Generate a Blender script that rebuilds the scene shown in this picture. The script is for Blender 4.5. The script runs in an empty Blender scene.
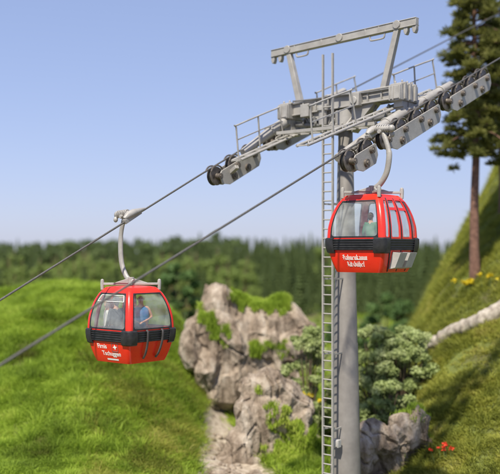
import bpy, bmesh, math, random
import numpy as np
from mathutils import Vector, Matrix, Euler, noise
random.seed(7); rng = np.random.default_rng(7)
PI = math.pi; R = math.radians
scene = bpy.context.scene
C = scene.collection
CZ = 9.5            # eye height above the valley floor
F = 933.0           # focal length in units of 1/500 picture width

def P(px, py, Y): return Vector(((px-250)*Y/F, Y, CZ-(py-250)*Y/F))

# ------------------------------------------------------------------ materials
def new_mat(name):
    m = bpy.data.materials.new(name); m.use_nodes = True
    nt = m.node_tree; b = nt.nodes['Principled BSDF']
    return m, nt, b
def N(nt, t, **kw):
    n = nt.nodes.new(t)
    for k, v in kw.items():
        if k in n.inputs.keys(): n.inputs[k].default_value = v
        else: setattr(n, k, v)
    return n
def ramp(nt, stops, interp='LINEAR'):
    r = nt.nodes.new('ShaderNodeValToRGB'); r.color_ramp.interpolation = interp
    el = r.color_ramp.elements
    while len(el) < len(stops): el.new(.5)
    for e, (p, c) in zip(el, stops): e.position = p; e.color = (*c, 1)
    return r
def surf(name, c1, c2, scale=4, rough=.5, metal=0, bump=.1, bscale=40, detail=6, rvar=.1, coat=0):
    """two-tone weathered surface with fine bump"""
    m, nt, b = new_mat(name); L = nt.links
    tc = N(nt, 'ShaderNodeTexCoord')
    n1 = N(nt, 'ShaderNodeTexNoise', Scale=scale, Detail=detail, Roughness=.62)
    L.new(tc.outputs['Object'], n1.inputs['Vector'])
    r = ramp(nt, [(.35, c1), (.68, c2)]); L.new(n1.outputs['Fac'], r.inputs[0]); L.new(r.outputs[0], b.inputs['Base Color'])
    n2 = N(nt, 'ShaderNodeTexNoise', Scale=bscale, Detail=4, Roughness=.6); L.new(tc.outputs['Object'], n2.inputs['Vector'])
    mr = N(nt, 'ShaderNodeMapRange'); mr.inputs[3].default_value = rough-rvar; mr.inputs[4].default_value = rough+rvar
    L.new(n2.outputs['Fac'], mr.inputs[0]); L.new(mr.outputs[0], b.inputs['Roughness'])
    bp = N(nt, 'ShaderNodeBump', Strength=bump, Distance=.02); L.new(n2.outputs['Fac'], bp.inputs['Height']); L.new(bp.outputs[0], b.inputs['Normal'])
    b.inputs['Metallic'].default_value = metal; b.inputs['Coat Weight'].default_value = coat
    return m
M = {}
M['grey'] = surf('grey_paint', (.29, .275, .255), (.38, .365, .34), 3, .5, .1, .25, 30)
M['pole'] = surf('pole_paint', (.165, .152, .140), (.225, .21, .194), 1.6, .5, .1, .12, 9, rvar=.06)
M['greyd'] = surf('dark_steel', (.16, .155, .15), (.24, .235, .225), 5, .45, .4, .3, 30)
M['red'] = surf('red_paint', (.68, .022, .010), (.78, .03, .013), 2, .3, 0, .05, 25, coat=.25)
M['black'] = surf('black_rubber', (.012, .012, .013), (.03, .03, .032), 6, .45, 0, .2, 40)
M['rubber'] = surf('tyre_rubber', (.015, .014, .013), (.04, .037, .033), 8, .6, 0, .3, 30)
M['brass'] = surf('brassy_steel', (.12, .10, .082), (.22, .19, .16), 9, .42, .5, .2, 30)
M['box'] = surf('rack_grey', (.34, .33, .31), (.42, .41, .39), 5, .6, 0, .2, 30)
M['conc'] = surf('concrete', (.25, .24, .22), (.38, .36, .33), 3, .85, 0, .6, 18)
M['floor'] = surf('cabin_floor', (.35, .12, .04), (.45, .16, .05), 3, .6)
M['seat'] = surf('seat_cloth', (.05, .05, .055), (.09, .09, .1), 6, .8)
M['white'] = surf('white_paint', (.74, .74, .70), (.82, .82, .78), 4, .5)
M['slot'] = surf('dark_strip', (.05, .045, .045), (.09, .08, .078), 6, .5, .2, .2, 30)
M['chain'] = surf('cable_steel', (.10, .095, .085), (.17, .16, .145), 30, .5, .5, .6, 60)
M['skin'] = surf('skin', (.55, .27, .17), (.62, .32, .20), 8, .55)
M['blue'] = surf('blue_cloth', (.03, .13, .30), (.05, .19, .38), 10, .8)
M['jacket'] = surf('grey_cloth', (.07, .075, .08), (.11, .115, .12), 10, .8)
M['greenc'] = surf('green_cloth', (.015, .12, .05), (.03, .18, .08), 10, .8)
M['whitec'] = surf('white_cloth', (.60, .58, .54), (.70, .68, .64), 10, .8)
M['trous'] = surf('dark_cloth', (.03, .035, .06), (.05, .055, .09), 10, .85)
M['blond'] = surf('blond_hair', (.34, .17, .05), (.48, .27, .09), 20, .7)
M['hair'] = surf('brown_hair', (.05, .028, .015), (.09, .05, .025), 20, .7)
M['hat'] = surf('hat_felt', (.10, .12, .06), (.15, .16, .09), 12, .85)
M['bark'] = surf('bark', (.11, .055, .038), (.22, .12, .085), 6, .9, 0, .9, 14)
M['stem'] = surf('stem', (.10, .07, .04), (.17, .12, .08), 8, .9, 0, .5, 20)

def glass_mat():
    m, nt, b = new_mat('cabin_glass'); L = nt.links
    nt.nodes.remove(b); out = nt.nodes['Material Output']
    tr = N(nt, 'ShaderNodeBsdfTransparent'); tr.inputs[0].default_value = (.97, .98, .97, 1)
    gl = N(nt, 'ShaderNodeBsdfGlossy'); gl.inputs['Roughness'].default_value = .06
    df = N(nt, 'ShaderNodeBsdfDiffuse'); df.inputs[0].default_value = (.75, .78, .78, 1)  # patchy white mixed into the panes as a painted bright reflection
    fr = N(nt, 'ShaderNodeLayerWeight', Blend=.5)
    pw = N(nt, 'ShaderNodeMath', operation='POWER'); pw.inputs[1].default_value = 4; L.new(fr.outputs['Facing'], pw.inputs[0])
    ad = N(nt, 'ShaderNodeMath', operation='MULTIPLY_ADD'); ad.inputs[1].default_value = .6; ad.inputs[2].default_value = .06
    L.new(pw.outputs[0], ad.inputs[0])
    tc = N(nt, 'ShaderNodeTexCoord')
    nz = N(nt, 'ShaderNodeTexNoise', Scale=2.2, Detail=3); L.new(tc.outputs['Object'], nz.inputs['Vector'])
    bp = N(nt, 'ShaderNodeBump', Strength=.15, Distance=.05); L.new(nz.outputs['Fac'], bp.inputs['Height'])
    L.new(bp.outputs[0], gl.inputs['Normal'])
    mr = N(nt, 'ShaderNodeMapRange'); mr.inputs[1].default_value = .3; mr.inputs[2].default_value = .75
    mr.inputs[3].default_value = .01; mr.inputs[4].default_value = .17; L.new(nz.outputs['Fac'], mr.inputs[0])
    m0 = N(nt, 'ShaderNodeMixShader'); L.new(mr.outputs[0], m0.inputs[0]); L.new(tr.outputs[0], m0.inputs[1]); L.new(df.outputs[0], m0.inputs[2])
    m1 = N(nt, 'ShaderNodeMixShader'); L.new(ad.outputs[0], m1.inputs[0]); L.new(m0.outputs[0], m1.inputs[1]); L.new(gl.outputs[0], m1.inputs[2])
    L.new(m1.outputs[0], out.inputs['Surface'])
    return m
M['glass'] = glass_mat()

def leaf_mat(name, cols, trans=.35, rough=.6, attr=True, patch=.25):
    """leaf colour varies per leaf (attribute 'tone') and per patch"""
    m, nt, b = new_mat(name); L = nt.links
    at = N(nt, 'ShaderNodeAttribute', attribute_name='tone')
    tc = N(nt, 'ShaderNodeTexCoord')
    nz = N(nt, 'ShaderNodeTexNoise', Scale=patch, Detail=4, Roughness=.6); L.new(tc.outputs['Object'], nz.inputs['Vector'])
    ad = N(nt, 'ShaderNodeMath', operation='MULTIPLY_ADD'); ad.inputs[1].default_value = .5; L.new(at.outputs['Fac'], ad.inputs[0])
    sc = N(nt, 'ShaderNodeMath', operation='MULTIPLY_ADD'); sc.inputs[1].default_value = 1.7; sc.inputs[2].default_value = -.58
    L.new(nz.outputs['Fac'], sc.inputs[0]); L.new(sc.outputs[0], ad.inputs[2])
    r = ramp(nt, [(i/(len(cols)-1), c) for i, c in enumerate(cols)]); L.new(ad.outputs[0], r.inputs[0])
    L.new(r.outputs[0], b.inputs['Base Color']); b.inputs['Roughness'].default_value = rough
    b.inputs['Specular IOR Level'].default_value = .25
    tl = N(nt, 'ShaderNodeBsdfTranslucent'); L.new(r.outputs[0], tl.inputs[0])
    mx = N(nt, 'ShaderNodeMixShader'); mx.inputs[0].default_value = trans
    L.new(b.outputs[0], mx.inputs[1]); L.new(tl.outputs[0], mx.inputs[2]); L.new(mx.outputs[0], nt.nodes['Material Output'].inputs['Surface'])
    return m
M['grass'] = leaf_mat('grass', [(.12, .115, .025), (.21, .31, .035), (.38, .51, .06), (.60, .66, .15)], .5, patch=.45)
M['grass_dry'] = leaf_mat('dry_grass', [(.12, .115, .028), (.23, .26, .045), (.38, .39, .07), (.54, .46, .16)], .5, patch=.6)
M['needle'] = leaf_mat('pine_needles', [(.08, .095, .022), (.17, .18, .045), (.30, .29, .08)], .45, patch=.6)
M['bush'] = leaf_mat('bush_leaves', [(.14, .19, .06), (.36, .43, .16), (.62, .66, .36)], .45, patch=.8)
M['farbush'] = leaf_mat('far_bush_leaves', [(.05, .10, .03), (.11, .19, .06), (.18, .28, .09)], .35, patch=.5)
M['spruce'] = leaf_mat('spruce_needles', [(.06, .092, .033), (.115, .16, .055), (.19, .25, .09)], .38, patch=.1)
M['broad'] = leaf_mat('broad_leaves', [(.10, .15, .04), (.22, .29, .075), (.34, .42, .13)], .35, patch=.1)
M['yellow'] = leaf_mat('yellow_petals', [(.50, .38, .01), (.75, .6, .03)], .3)
M['rflower'] = leaf_mat('red_petals', [(.6, .04, .02), (.8, .09, .04)], .3)

def rock_mat():
    m, nt, b = new_mat('rock'); L = nt.links
    tc = N(nt, 'ShaderNodeTexCoord')
    mp = N(nt, 'ShaderNodeMapping'); mp.inputs['Scale'].default_value = (1.5, 1.5, .45); mp.inputs['Rotation'].default_value = (.25, .35, 0)
    L.new(tc.outputs['Object'], mp.inputs[0])
    n1 = N(nt, 'ShaderNodeTexNoise', Scale=1.1, Detail=10, Roughness=.68); L.new(mp.outputs[0], n1.inputs['Vector'])
    r = ramp(nt, [(.34, (.08, .054, .034)), (.45, (.26, .20, .145)), (.56, (.40, .325, .25)), (.70, (.60, .53, .44))])
    L.new(n1.outputs['Fac'], r.inputs[0]); L.new(r.outputs[0], b.inputs['Base Color'])
    n2 = N(nt, 'ShaderNodeTexNoise', Scale=5, Detail=9, Roughness=.7); L.new(mp.outputs[0], n2.inputs['Vector'])
    bp = N(nt, 'ShaderNodeBump', Strength=.9, Distance=.14); L.new(n2.outputs['Fac'], bp.inputs['Height']); L.new(bp.outputs[0], b.inputs['Normal'])
    b.inputs['Roughness'].default_value = .9
    return m
M['rock'] = rock_mat()
def ground_mat():
    m, nt, b = new_mat('ground'); L = nt.links
    tc = N(nt, 'ShaderNodeTexCoord'); at = N(nt, 'ShaderNodeAttribute', attribute_name='gravel')
    n1 = N(nt, 'ShaderNodeTexNoise', Scale=.5, Detail=9, Roughness=.65); L.new(tc.outputs['Object'], n1.inputs['Vector'])
    r1 = ramp(nt, [(.32, (.085, .07, .03)), (.5, (.11, .125, .025)), (.68, (.17, .21, .04))]); L.new(n1.outputs['Fac'], r1.inputs[0])
    n2 = N(nt, 'ShaderNodeTexNoise', Scale=3.5, Detail=9, Roughness=.7); L.new(tc.outputs['Object'], n2.inputs['Vector'])
    r2 = ramp(nt, [(.3, (.16, .12, .085)), (.5, (.40, .33, .25)), (.72, (.58, .51, .42))]); L.new(n2.outputs['Fac'], r2.inputs[0])
    ad = N(nt, 'ShaderNodeMath', operation='MULTIPLY_ADD'); L.new(n2.outputs['Fac'], ad.inputs[0]); ad.inputs[1].default_value = .8
    sb = N(nt, 'ShaderNodeMath', operation='SUBTRACT'); L.new(at.outputs['Fac'], sb.inputs[0]); sb.inputs[1].default_value = .4
    L.new(sb.outputs[0], ad.inputs[2])
    st = N(nt, 'ShaderNodeMapRange'); st.inputs[1].default_value = .35; st.inputs[2].default_value = .6; L.new(ad.outputs[0], st.inputs[0])
    mx = N(nt, 'ShaderNodeMix', data_type='RGBA'); L.new(st.outputs[0], mx.inputs[0]); L.new(r1.outputs[0], mx.inputs[6]); L.new(r2.outputs[0], mx.inputs[7])
    L.new(mx.outputs[2], b.inputs['Base Color']); b.inputs['Roughness'].default_value = .95
    bp = N(nt, 'ShaderNodeBump', Strength=.8, Distance=.08); L.new(n2.outputs['Fac'], bp.inputs['Height']); L.new(bp.outputs[0], b.inputs['Normal'])
    return m
M['ground'] = ground_mat()
M['log'] = surf('bleached_wood', (.20, .165, .13), (.48, .43, .36), 4, .85, 0, .9, 12)

# ------------------------------------------------------------------ mesh helpers
def link(o, parent=None):
    C.objects.link(o)
    if parent is not None: o.parent = parent
    return o
def tag(o, label=None, cat=None, group=None, kind=None):
    if label: o['label'] = label
    if cat: o['category'] = cat
    if group: o['group'] = group
    if kind: o['kind'] = kind
    return o
def empty(name, loc=(0, 0, 0), rz=0):
    o = bpy.data.objects.new(name, None); C.objects.link(o); o.location = loc; o.rotation_euler = (0, 0, rz)
    o.empty_display_size = .3
    return o
class MB:
    def __init__(s): s.v = []; s.f = []; s.m = []; s.cur = 0
    def add(s, vs, fs):
        b = len(s.v); s.v += [tuple(v) for v in vs]
        s.f += [tuple(i+b for i in f) for f in fs]; s.m += [s.cur]*len(fs); return s
    def box(s, c, d, rot=None):
        c = Vector(c); mt = rot if rot is not None else Matrix.Identity(3)
        vs = [c+mt@Vector((x*d[0]/2, y*d[1]/2, z*d[2]/2)) for x in (-1, 1) for y in (-1, 1) for z in (-1, 1)]
        return s.add(vs, [(0, 1, 3, 2), (4, 6, 7, 5), (0, 4, 5, 1), (2, 3, 7, 6), (0, 2, 6, 4), (1, 5, 7, 3)])
    def bar(s, p, q, w, h, up=(0, 0, 1), w2=None, h2=None):
        p = Vector(p); q = Vector(q); d = (q-p).normalized(); up = Vector(up)
        x = d.cross(up)
        if x.length < 1e-4: x = d.cross(Vector((0, 1, 0)))
        x.normalize(); z = x.cross(d)
        w2 = w if w2 is None else w2; h2 = h if h2 is None else h2
        vs = [e+x*a*ww/2+z*b*hh/2 for e, ww, hh in ((p, w, h), (q, w2, h2)) for a, b in ((-1, -1), (1, -1), (1, 1), (-1, 1))]
        return s.add(vs, [(3, 2, 1, 0), (4, 5, 6, 7), (0, 1, 5, 4), (1, 2, 6, 5), (2, 3, 7, 6), (3, 0, 4, 7)])
    def tube(s, pts, r, n=10, caps=True, squash=1.0, up=(0, 0, 1)):
        pts = [Vector(p) for p in pts]; k = len(pts)
        rs = r if isinstance(r, (list, tuple)) else [r]*k
        vs = []; prev = None
        for i, p in enumerate(pts):
            t = (pts[min(i+1, k-1)]-pts[max(i-1, 0)]).normalized()
            if prev is None:
                u = Vector(up); 
                if abs(t.dot(u)) > .95: u = Vector((0, 1, 0)) if abs(t.y) < .9 else Vector((1, 0, 0))
                x = t.cross(u).normalized()
            else: x = (prev-t*prev.dot(t)).normalized()
            prev = x; y = t.cross(x)
            vs += [p+(x*math.cos(a)+y*math.sin(a)*squash)*rs[i] for a in (2*PI*j/n for j in range(n))]
        fs = [(i*n+j, i*n+(j+1) % n, (i+1)*n+(j+1) % n, (i+1)*n+j) for i in range(k-1) for j in range(n)]
        if caps: fs += [tuple(range(n))[::-1], tuple((k-1)*n+j for j in range(n))]
        return s.add(vs, fs)
    def cyl(s, p, q, r, n=16, r2=None): return s.tube([p, q], [r, r if r2 is None else r2], n)
    def prism(s, poly, d):
        """poly: 3D points; extruded by vector d"""
        d = Vector(d); k = len(poly); vs = [Vector(p) for p in poly]; vs += [p+d for p in vs]
        return s.add(vs, [tuple(range(k))[::-1], tuple(range(k, 2*k))]+[(i, (i+1) % k, k+(i+1) % k, k+i) for i in range(k)])
    def ell(s, c, r, n=10, m=7):
        c = Vector(c); vs = [c+Vector((0, 0, -r[2]))]
        for i in range(1, m):
            a = PI*i/m-PI/2
            vs += [c+Vector((r[0]*math.cos(a)*math.cos(b), r[1]*math.cos(a)*math.sin(b), r[2]*math.sin(a))) for b in (2*PI*j/n for j in range(n))]
        vs.append(c+Vector((0, 0, r[2]))); t = len(vs)-1
        fs = [(0, 1+(j+1) % n, 1+j) for j in range(n)]
        fs += [(1+i*n+j, 1+i*n+(j+1) % n, 1+(i+1)*n+(j+1) % n, 1+(i+1)*n+j) for i in range(m-2) for j in range(n)]
        fs += [(1+(m-2)*n+j, 1+(m-2)*n+(j+1) % n, t) for j in range(n)]
        return s.add(vs, fs)
    def mesh(s, name, mats, smooth=True):
        me = bpy.data.meshes.new(name); me.from_pydata(s.v, [], s.f)
        for m in (mats if isinstance(mats, (list, tuple)) else [mats]): me.materials.append(m)
        me.polygons.foreach_set('material_index', s.m)
        bm = bmesh.new(); bm.from_mesh(me); bmesh.ops.recalc_face_normals(bm, faces=bm.faces); bm.to_mesh(me); bm.free()
        if smooth: me.shade_smooth(); me.set_sharp_from_angle(angle=R(35))
        me.update(); return me
    def build(s, name, mats, parent=None, smooth=True, bevel=0):
        o = bpy.data.objects.new(name, s.mesh(name, mats, smooth)); link(o, parent)
        if bevel:
            b = o.modifiers.new('bevel', 'BEVEL'); b.width = bevel; b.segments = 2; b.limit_method = 'ANGLE'; b.angle_limit = R(40)
            b.harden_normals = False
        return o
def raw_mesh(name, v, faces_flat, loop_tot, mat, tone=None):
    """fast mesh from numpy arrays; faces all the same size"""
    me = bpy.data.meshes.new(name); nv = len(v); nl = len(faces_flat); nf = nl//loop_tot
    me.vertices.add(nv); me.vertices.foreach_set('co', v.astype(np.float32).ravel())
    me.loops.add(nl); me.loops.foreach_set('vertex_index', faces_flat.astype(np.int32))
    me.polygons.add(nf); me.polygons.foreach_set('loop_start', np.arange(0, nl, loop_tot, dtype=np.int32))
    if tone is not None:
        a = me.attributes.new('tone', 'FLOAT', 'POINT'); a.data.foreach_set('value', tone.astype(np.float32))
    me.materials.append(mat); me.update(calc_edges=True); me.validate(); return me
def copy_thing(o, loc, rz, sc, label=None):
    c = o.copy(); C.objects.link(c); c.location = loc; c.rotation_euler = (0, 0, rz); c.scale = sc
    if label: c['label'] = label
    for ch in list(o.children):
        d = ch.copy(); C.objects.link(d); d.parent = c
    return c
def curve(pts, n=8):
    """Catmull-Rom through 3D points"""
    pts = [Vector(p) for p in pts]; q = [pts[0]*2-pts[1]]+pts+[pts[-1]*2-pts[-2]]; out = []
    for i in range(1, len(q)-2):
        for k in range(n):
            t = k/n; a, b, c, d = q[i-1:i+3]
            out.append(.5*((2*b)+(c-a)*t+(2*a-5*b+4*c-d)*t*t+(3*b-a-3*c+d)*t**3))
    return out+[pts[-1]]

# ------------------------------------------------------------------ terrain
PX = [-900, -300, -80, 0, 60, 120, 170, 210, 250, 300, 350, 400, 440, 480, 520, 600, 800, 1500]
TY = {  # depth: heights relative to the eye
 -40: [-9.5]*18, 10: [-9.5]*18,
 24: [-9.2]*13+[-9, -8.8, -8.6, -8.5, -8.5],
 32: [-8.6, -8.5, -8.3, -8.2, -8.2, -8.3, -8.4, -8.6, -8.8, -8.8, -8.8, -8.5, -8.0, -7.4, -7.0, -6.5, -6, -6],
 38: [-7.4, -7.2, -7.0, -6.9, -6.5, -6.6, -7.1, -8.3, -8.7, -8.7, -8.5, -7.3, -5.4, -4.3, -3.4, -2.4, -2, -2],
 44: [-5.5, -5.2, -4.9, -4.6, -4.1, -4.3, -5.1, -7.4, -8.5, -8.6, -8.6, -6.7, -3.5, -1.4, 0, 1.2, 2, 2],
 50: [-4.0, -3.6, -3.2, -2.9, -2.1, -2.3, -3.3, -6.3, -8.4, -8.7, -8.8, -6.0, -2.0, .9, 3.0, 5, 6, 6],
 56: [-4.0, -3.6, -3.1, -2.7, -1.8, -2.1, -3.5, -7.0, -8.6, -8.9, -9, -6.2, -1.3, 2.2, 5.2, 8, 9, 9],
 64: [-5.0, -4.8, -4.6, -4.4, -3.8, -4.3, -6.0, -8.5, -9, -9, -9, -7.4, -1.5, 3.6, 8.2, 11.5, 12, 12],
 74: [-7, -7, -7, -7, -7, -7, -8, -9, -9, -9, -9, -8.6, -3.0, 3.9, 10.4, 13, 14, 14],
 90: [-9]*11+[-9, -6, 1, 8, 12, 14, 14],
 115: [-9]*12+[-8.5, -4, 2, 7, 9, 9],
 150: [-9]*13+[-8.5, -6, -3, 0, 0],
 260: [-7.5]*18, 400: [-5.5]*18, 520: [-4.5]*18, 900: [-9]*18, 3500: [-9]*18}
ys = sorted(TY); nU, nV = 330, 380
fu = np.concatenate([np.linspace(-900, -120, 25)[:-1], np.linspace(-120, 620, 270), np.linspace(620, 1500, 37)[1:]]); nU = len(fu)
fy = np.concatenate([np.linspace(-40, 20, 16)[:-1], np.linspace(20, 80, 200)[:-1], np.geomspace(80, 3500, 90)]); nV = len(fy)
tab = np.array([TY[y] for y in ys], float)
g1 = np.array([np.interp(fu, PX, row) for row in tab])
G = np.array([np.interp(fy, ys, g1[:, j]) for j in range(nU)]).T
for _ in range(7):
    Gp = np.pad(G, 4, mode='edge')
    G = sum(Gp[4+d:4+d+nV, 4:-4] for d in (-4, -3, -2, -1, 0, 1, 2, 3, 4))/9
    Gp = np.pad(G, 3, mode='edge')
    G = sum(Gp[3:-3, 3+d:3+d+nU] for d in (-3, -2, -1, 0, 1, 2, 3))/7
def XY(u, y): return (u-250)/F*max(y, 14)
for i in range(nV):
    for j in range(nU):
        y = fy[i]
        if y < 160:
            x = XY(fu[j], y); p = Vector((x*.28, y*.28, 3.1))
            G[i, j] += .38*noise.noise(p)+.16*noise.noise(p*2.7)+.07*noise.noise(p*7)
def gz(x, y):
    u = x/max(y, 14)*F+250
    i = np.clip(np.searchsorted(fy, y)-1, 0, nV-2); j = np.clip(np.searchsorted(fu, u)-1, 0, nU-2)
    a = (y-fy[i])/(fy[i+1]-fy[i]); b = (u-fu[j])/(fu[j+1]-fu[j])
    return CZ+(G[i, j]*(1-b)+G[i, j+1]*b)*(1-a)+(G[i+1, j]*(1-b)+G[i+1, j+1]*b)*a
def gz_np(x, y):
    u = x/np.maximum(y, 14)*F+250
    i = np.clip(np.searchsorted(fy, y)-1, 0, nV-2); j = np.clip(np.searchsorted(fu, u)-1, 0, nU-2)
    a = (y-fy[i])/(fy[i+1]-fy[i]); b = (u-fu[j])/(fu[j+1]-fu[j])
    return CZ+(G[i, j]*(1-b)+G[i, j+1]*b)*(1-a)+(G[i+1, j]*(1-b)+G[i+1, j+1]*b)*a
def gravel_np(x, y):
    """1 on the stony track that runs down between the left hill and the crags"""
    xc = np.interp(y, [20, 28, 33, 38, 44, 50], [-.2, -.3, -.3, -.95, -1.6, -2.2]); w = np.interp(y, [20, 33, 38, 44, 50], [2.4, 2.1, 1.2, .7, .3])
    return np.clip(1.35-np.abs(x-xc)/w, 0, 1)*np.clip((50-y)/4, 0, 1)
v = np.empty((nV, nU, 3))
for i in range(nV):
    v[i, :, 0] = (fu-250)/F*max(fy[i], 14); v[i, :, 1] = fy[i]; v[i, :, 2] = CZ+G[i]
v[-1, :, 2] = CZ-9
idx = np.arange(nV*nU).reshape(nV, nU)
q = np.stack([idx[:-1, :-1], idx[:-1, 1:], idx[1:, 1:], idx[1:, :-1]], -1).reshape(-1)
me = raw_mesh('ground', v.reshape(-1, 3), q, 4, M['ground'])
ga = me.attributes.new('gravel', 'FLOAT', 'POINT'); vv = v.reshape(-1, 3)
ga.data.foreach_set('value', gravel_np(vv[:, 0], vv[:, 1]).astype(np.float32)); me.shade_smooth()
ground = link(bpy.data.objects.new('ground', me)); tag(ground, 'grassy valley floor rising into a green hill at left and a steep slope at right', 'ground', kind='structure')

# ------------------------------------------------------------------ grass
def blades(x, y, z, h, w, tone, lean=.55, bias=None):
    n = len(x); a = rng.uniform(0, 2*PI, n); la = rng.uniform(0, 2*PI, n); ll = rng.uniform(.1, lean, n)*h
    dx, dy = np.cos(a)*w/2, np.sin(a)*w/2; lx, ly = np.cos(la)*ll, np.sin(la)*ll
    if bias is not None: lx = lx*.5+bias[0]; ly = ly*.5+bias[1]
    ll = np.minimum(np.hypot(lx, ly), h*1.05)
    V = np.empty((n, 5, 3))
    V[:, 0] = np.stack([x-dx, y-dy, z-.03], 1); V[:, 1] = np.stack([x+dx, y+dy, z-.03], 1)
    V[:, 2] = np.stack([x+dx*.8+lx*.35, y+dy*.8+ly*.35, z+h*.55], 1); V[:, 3] = np.stack([x-dx*.8+lx*.35, y-dy*.8+ly*.35, z+h*.55], 1)
    V[:, 4] = np.stack([x+lx, y+ly, z+h*np.sqrt(np.clip(1-(ll/h)**2*.5, .3, 1))], 1)
    b = np.arange(n)[:, None]*5
    fcs = np.concatenate([b+np.array([0, 1, 2]), b+np.array([0, 2, 3]), b+np.array([3, 2, 4])], 1).reshape(-1)
    return V.reshape(-1, 3), fcs, np.repeat(tone, 5)
def npnoise(x, y, s, seed):
    """cheap smooth value noise"""
    r = np.random.default_rng(seed); T = r.random((256, 256)); xs = x*s+1000; ys_ = y*s+1000
    i = np.floor(xs).astype(int); j = np.floor(ys_).astype(int); a = xs-i; b = ys_-j; a = a*a*(3-2*a); b = b*b*(3-2*b)
    f = lambda p, q_: T[p % 256, q_ % 256]
    return (f(i, j)*(1-a)+f(i+1, j)*a)*(1-b)+(f(i, j+1)*(1-a)+f(i+1, j+1)*a)*b
def scatter(n, ulo, uhi, ylo, yhi, hmin, hmax, w, seed, per=26, spread=.13):
    """n tufts of `per` blades fanning out of a common foot"""
    y = rng.uniform(ylo, yhi, n); u = rng.uniform(ulo, uhi, n); x = (u-250)/F*np.maximum(y, 14)
    c1 = npnoise(x, y, 1.3, seed); c2 = npnoise(x, y, .4, seed+1); c3 = npnoise(x, y, 4, seed+2)
    keep = (rng.random(n) < .02+1.35*c1) & (gravel_np(x, y) < .35+.5*(c3-.5))
    x, y, c1, c2, c3 = x[keep], y[keep], c1[keep], c2[keep], c3[keep]; m = len(x)
    sz = rng.uniform(.6, 1.35, m)*(.6+.8*c1)
    ox = rng.normal(0, spread, (m, per))*sz[:, None]; oy = rng.normal(0, spread, (m, per))*sz[:, None]
    tone = np.clip(.25*rng.random((m, per))+.38*rng.random(m)[:, None]+.35*c2[:, None], 0, 1)
    h = (hmin+(hmax-hmin)*rng.random((m, per)))*sz[:, None]
    X = (x[:, None]+ox).ravel(); Y_ = (y[:, None]+oy).ravel()
    return X, Y_, gz_np(X, Y_), h.ravel(), np.full(X.size, w), tone.ravel(), (ox*1.9).ravel(), (oy*1.9).ravel()
def grass_patch(parts, mat, label):
    A = [np.concatenate([p_[k] for p_ in parts]) for k in range(8)]
    gv, gf, gt = blades(*A[:6], bias=(A[6], A[7]))
    g = link(bpy.data.objects.new('grass', raw_mesh('grass', gv, gf, 3, mat, gt))); tag(g, label, 'grass', kind='stuff')
grass_patch([scatter(27000, -60, 235, 30, 60, .12, .31, .03, 11, 26, .11), scatter(1500, -60, 215, 34, 58, .28, .46, .032, 91, 30, .10), scatter(3600, 225, 375, 28, 60, .2, .42, .04, 31), scatter(3000, -300, 400, 60, 150, .3, .5, .12, 41),
             scatter(1800, -60, 560, 22, 30, .2, .42, .035, 51), scatter(1500, -260, -60, 32, 60, .2, .44, .07, 71)], M['grass'], 'bright green tufted grass covering the left hill and the valley floor')
grass_patch([scatter(2600, 90, 212, 31, 44, .16, .36, .032, 101, 26, .13), scatter(16000, 368, 560, 30, 78, .08, .27, .035, 21, 26, .12), scatter(1500, 400, 900, 60, 150, .3, .5, .12, 42), scatter(1800, 560, 760, 32, 76, .2, .44, .07, 61)],
            M['grass_dry'], 'rough olive and straw coloured grass on the steep right slope and the foot of the left hill')

# ------------------------------------------------------------------ rocks
def rock(name, blobs, seed, voxel=.14, amp=.5, base=None, facets=330, levels=4):
    """blobs merged into one body, broken into angular slabs, then roughened"""
    org = Vector(base); sd = Vector((seed*7.3, seed*3.1, seed*5.7))
    mb = MB()
    for (x, y, z, a, b, c) in blobs: mb.ell(Vector((x, y, z))-org, (a, b, c), 20, 14)
    def ev(me, mods):
        o = bpy.data.objects.new('tmp', me); C.objects.link(o)
        for (t, kw) in mods:
            m_ = o.modifiers.new('m', t)
            for k_, v_ in kw.items(): setattr(m_, k_, v_)
        bpy.context.view_layer.update()
        out = bpy.data.meshes.new_from_object(o.evaluated_get(bpy.context.evaluated_depsgraph_get())); bpy.data.objects.remove(o); return out
    def arr(me, what):
        n = len(me.vertices); a = np.empty(n*3); me.vertices.foreach_get(what, a); return a.reshape(-1, 3)
    me = ev(mb.mesh('tmp', M['rock'], False), [('REMESH', dict(mode='VOXEL', voxel_size=voxel*1.6))])
    co = arr(me, 'co'); no = arr(me, 'normal')
    for i in range(len(co)):
        p = Vector(co[i]); q_ = Vector((p.x+.35*p.z, p.y, p.z*.6-.35*p.x))+sd
        d = noise.ridged_multi_fractal(q_*.5, .9, 2.1, 3, 1.0, 2.0)-1.0
        co[i] += no[i]*amp*(.8*d+.9*noise.noise(q_*.55)+.45*(noise.cell(q_*.8)-.5))
    me.vertices.foreach_set('co', co.ravel()); me.update()
    me = ev(me, [('DECIMATE', dict(ratio=min(1, facets*2/len(me.polygons)))), ('SUBSURF', dict(subdivision_type='SIMPLE', levels=levels, render_levels=levels))])
    me.shade_smooth(); co = arr(me, 'co'); no = arr(me, 'normal')
    for i in range(len(co)):
        p = Vector(co[i]); q_ = Vector((p.x*1.1+.5*p.z, p.y*1.1, p.z*.38-.3*p.x))+sd
        w = noise.noise(q_*1.1)
        k = .22*noise.noise(q_*.9)-.22*max(0, .10-abs(noise.noise(q_*1.15+Vector((w, w, w))*.5)))/.10
        k += -.09*abs(noise.noise(q_*3.6))+.05*noise.noise(p*4.3+sd)-.05*abs(noise.noise(p*9+sd))
        co[i] += no[i]*k*(.35+amp)*.8
    me.vertices.foreach_set('co', co.ravel()); me.materials.clear(); me.materials.append(M['rock']); me.shade_smooth(); me.update()
    o = bpy.data.objects.new(name, me); link(o); o.location = org
    return o, co+np.array(org)
def B(px, py, Y, rx, ry, rz): 
    p = P(px, py, Y); return (p.x, p.y, p.z, rx, ry, rz)
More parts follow.
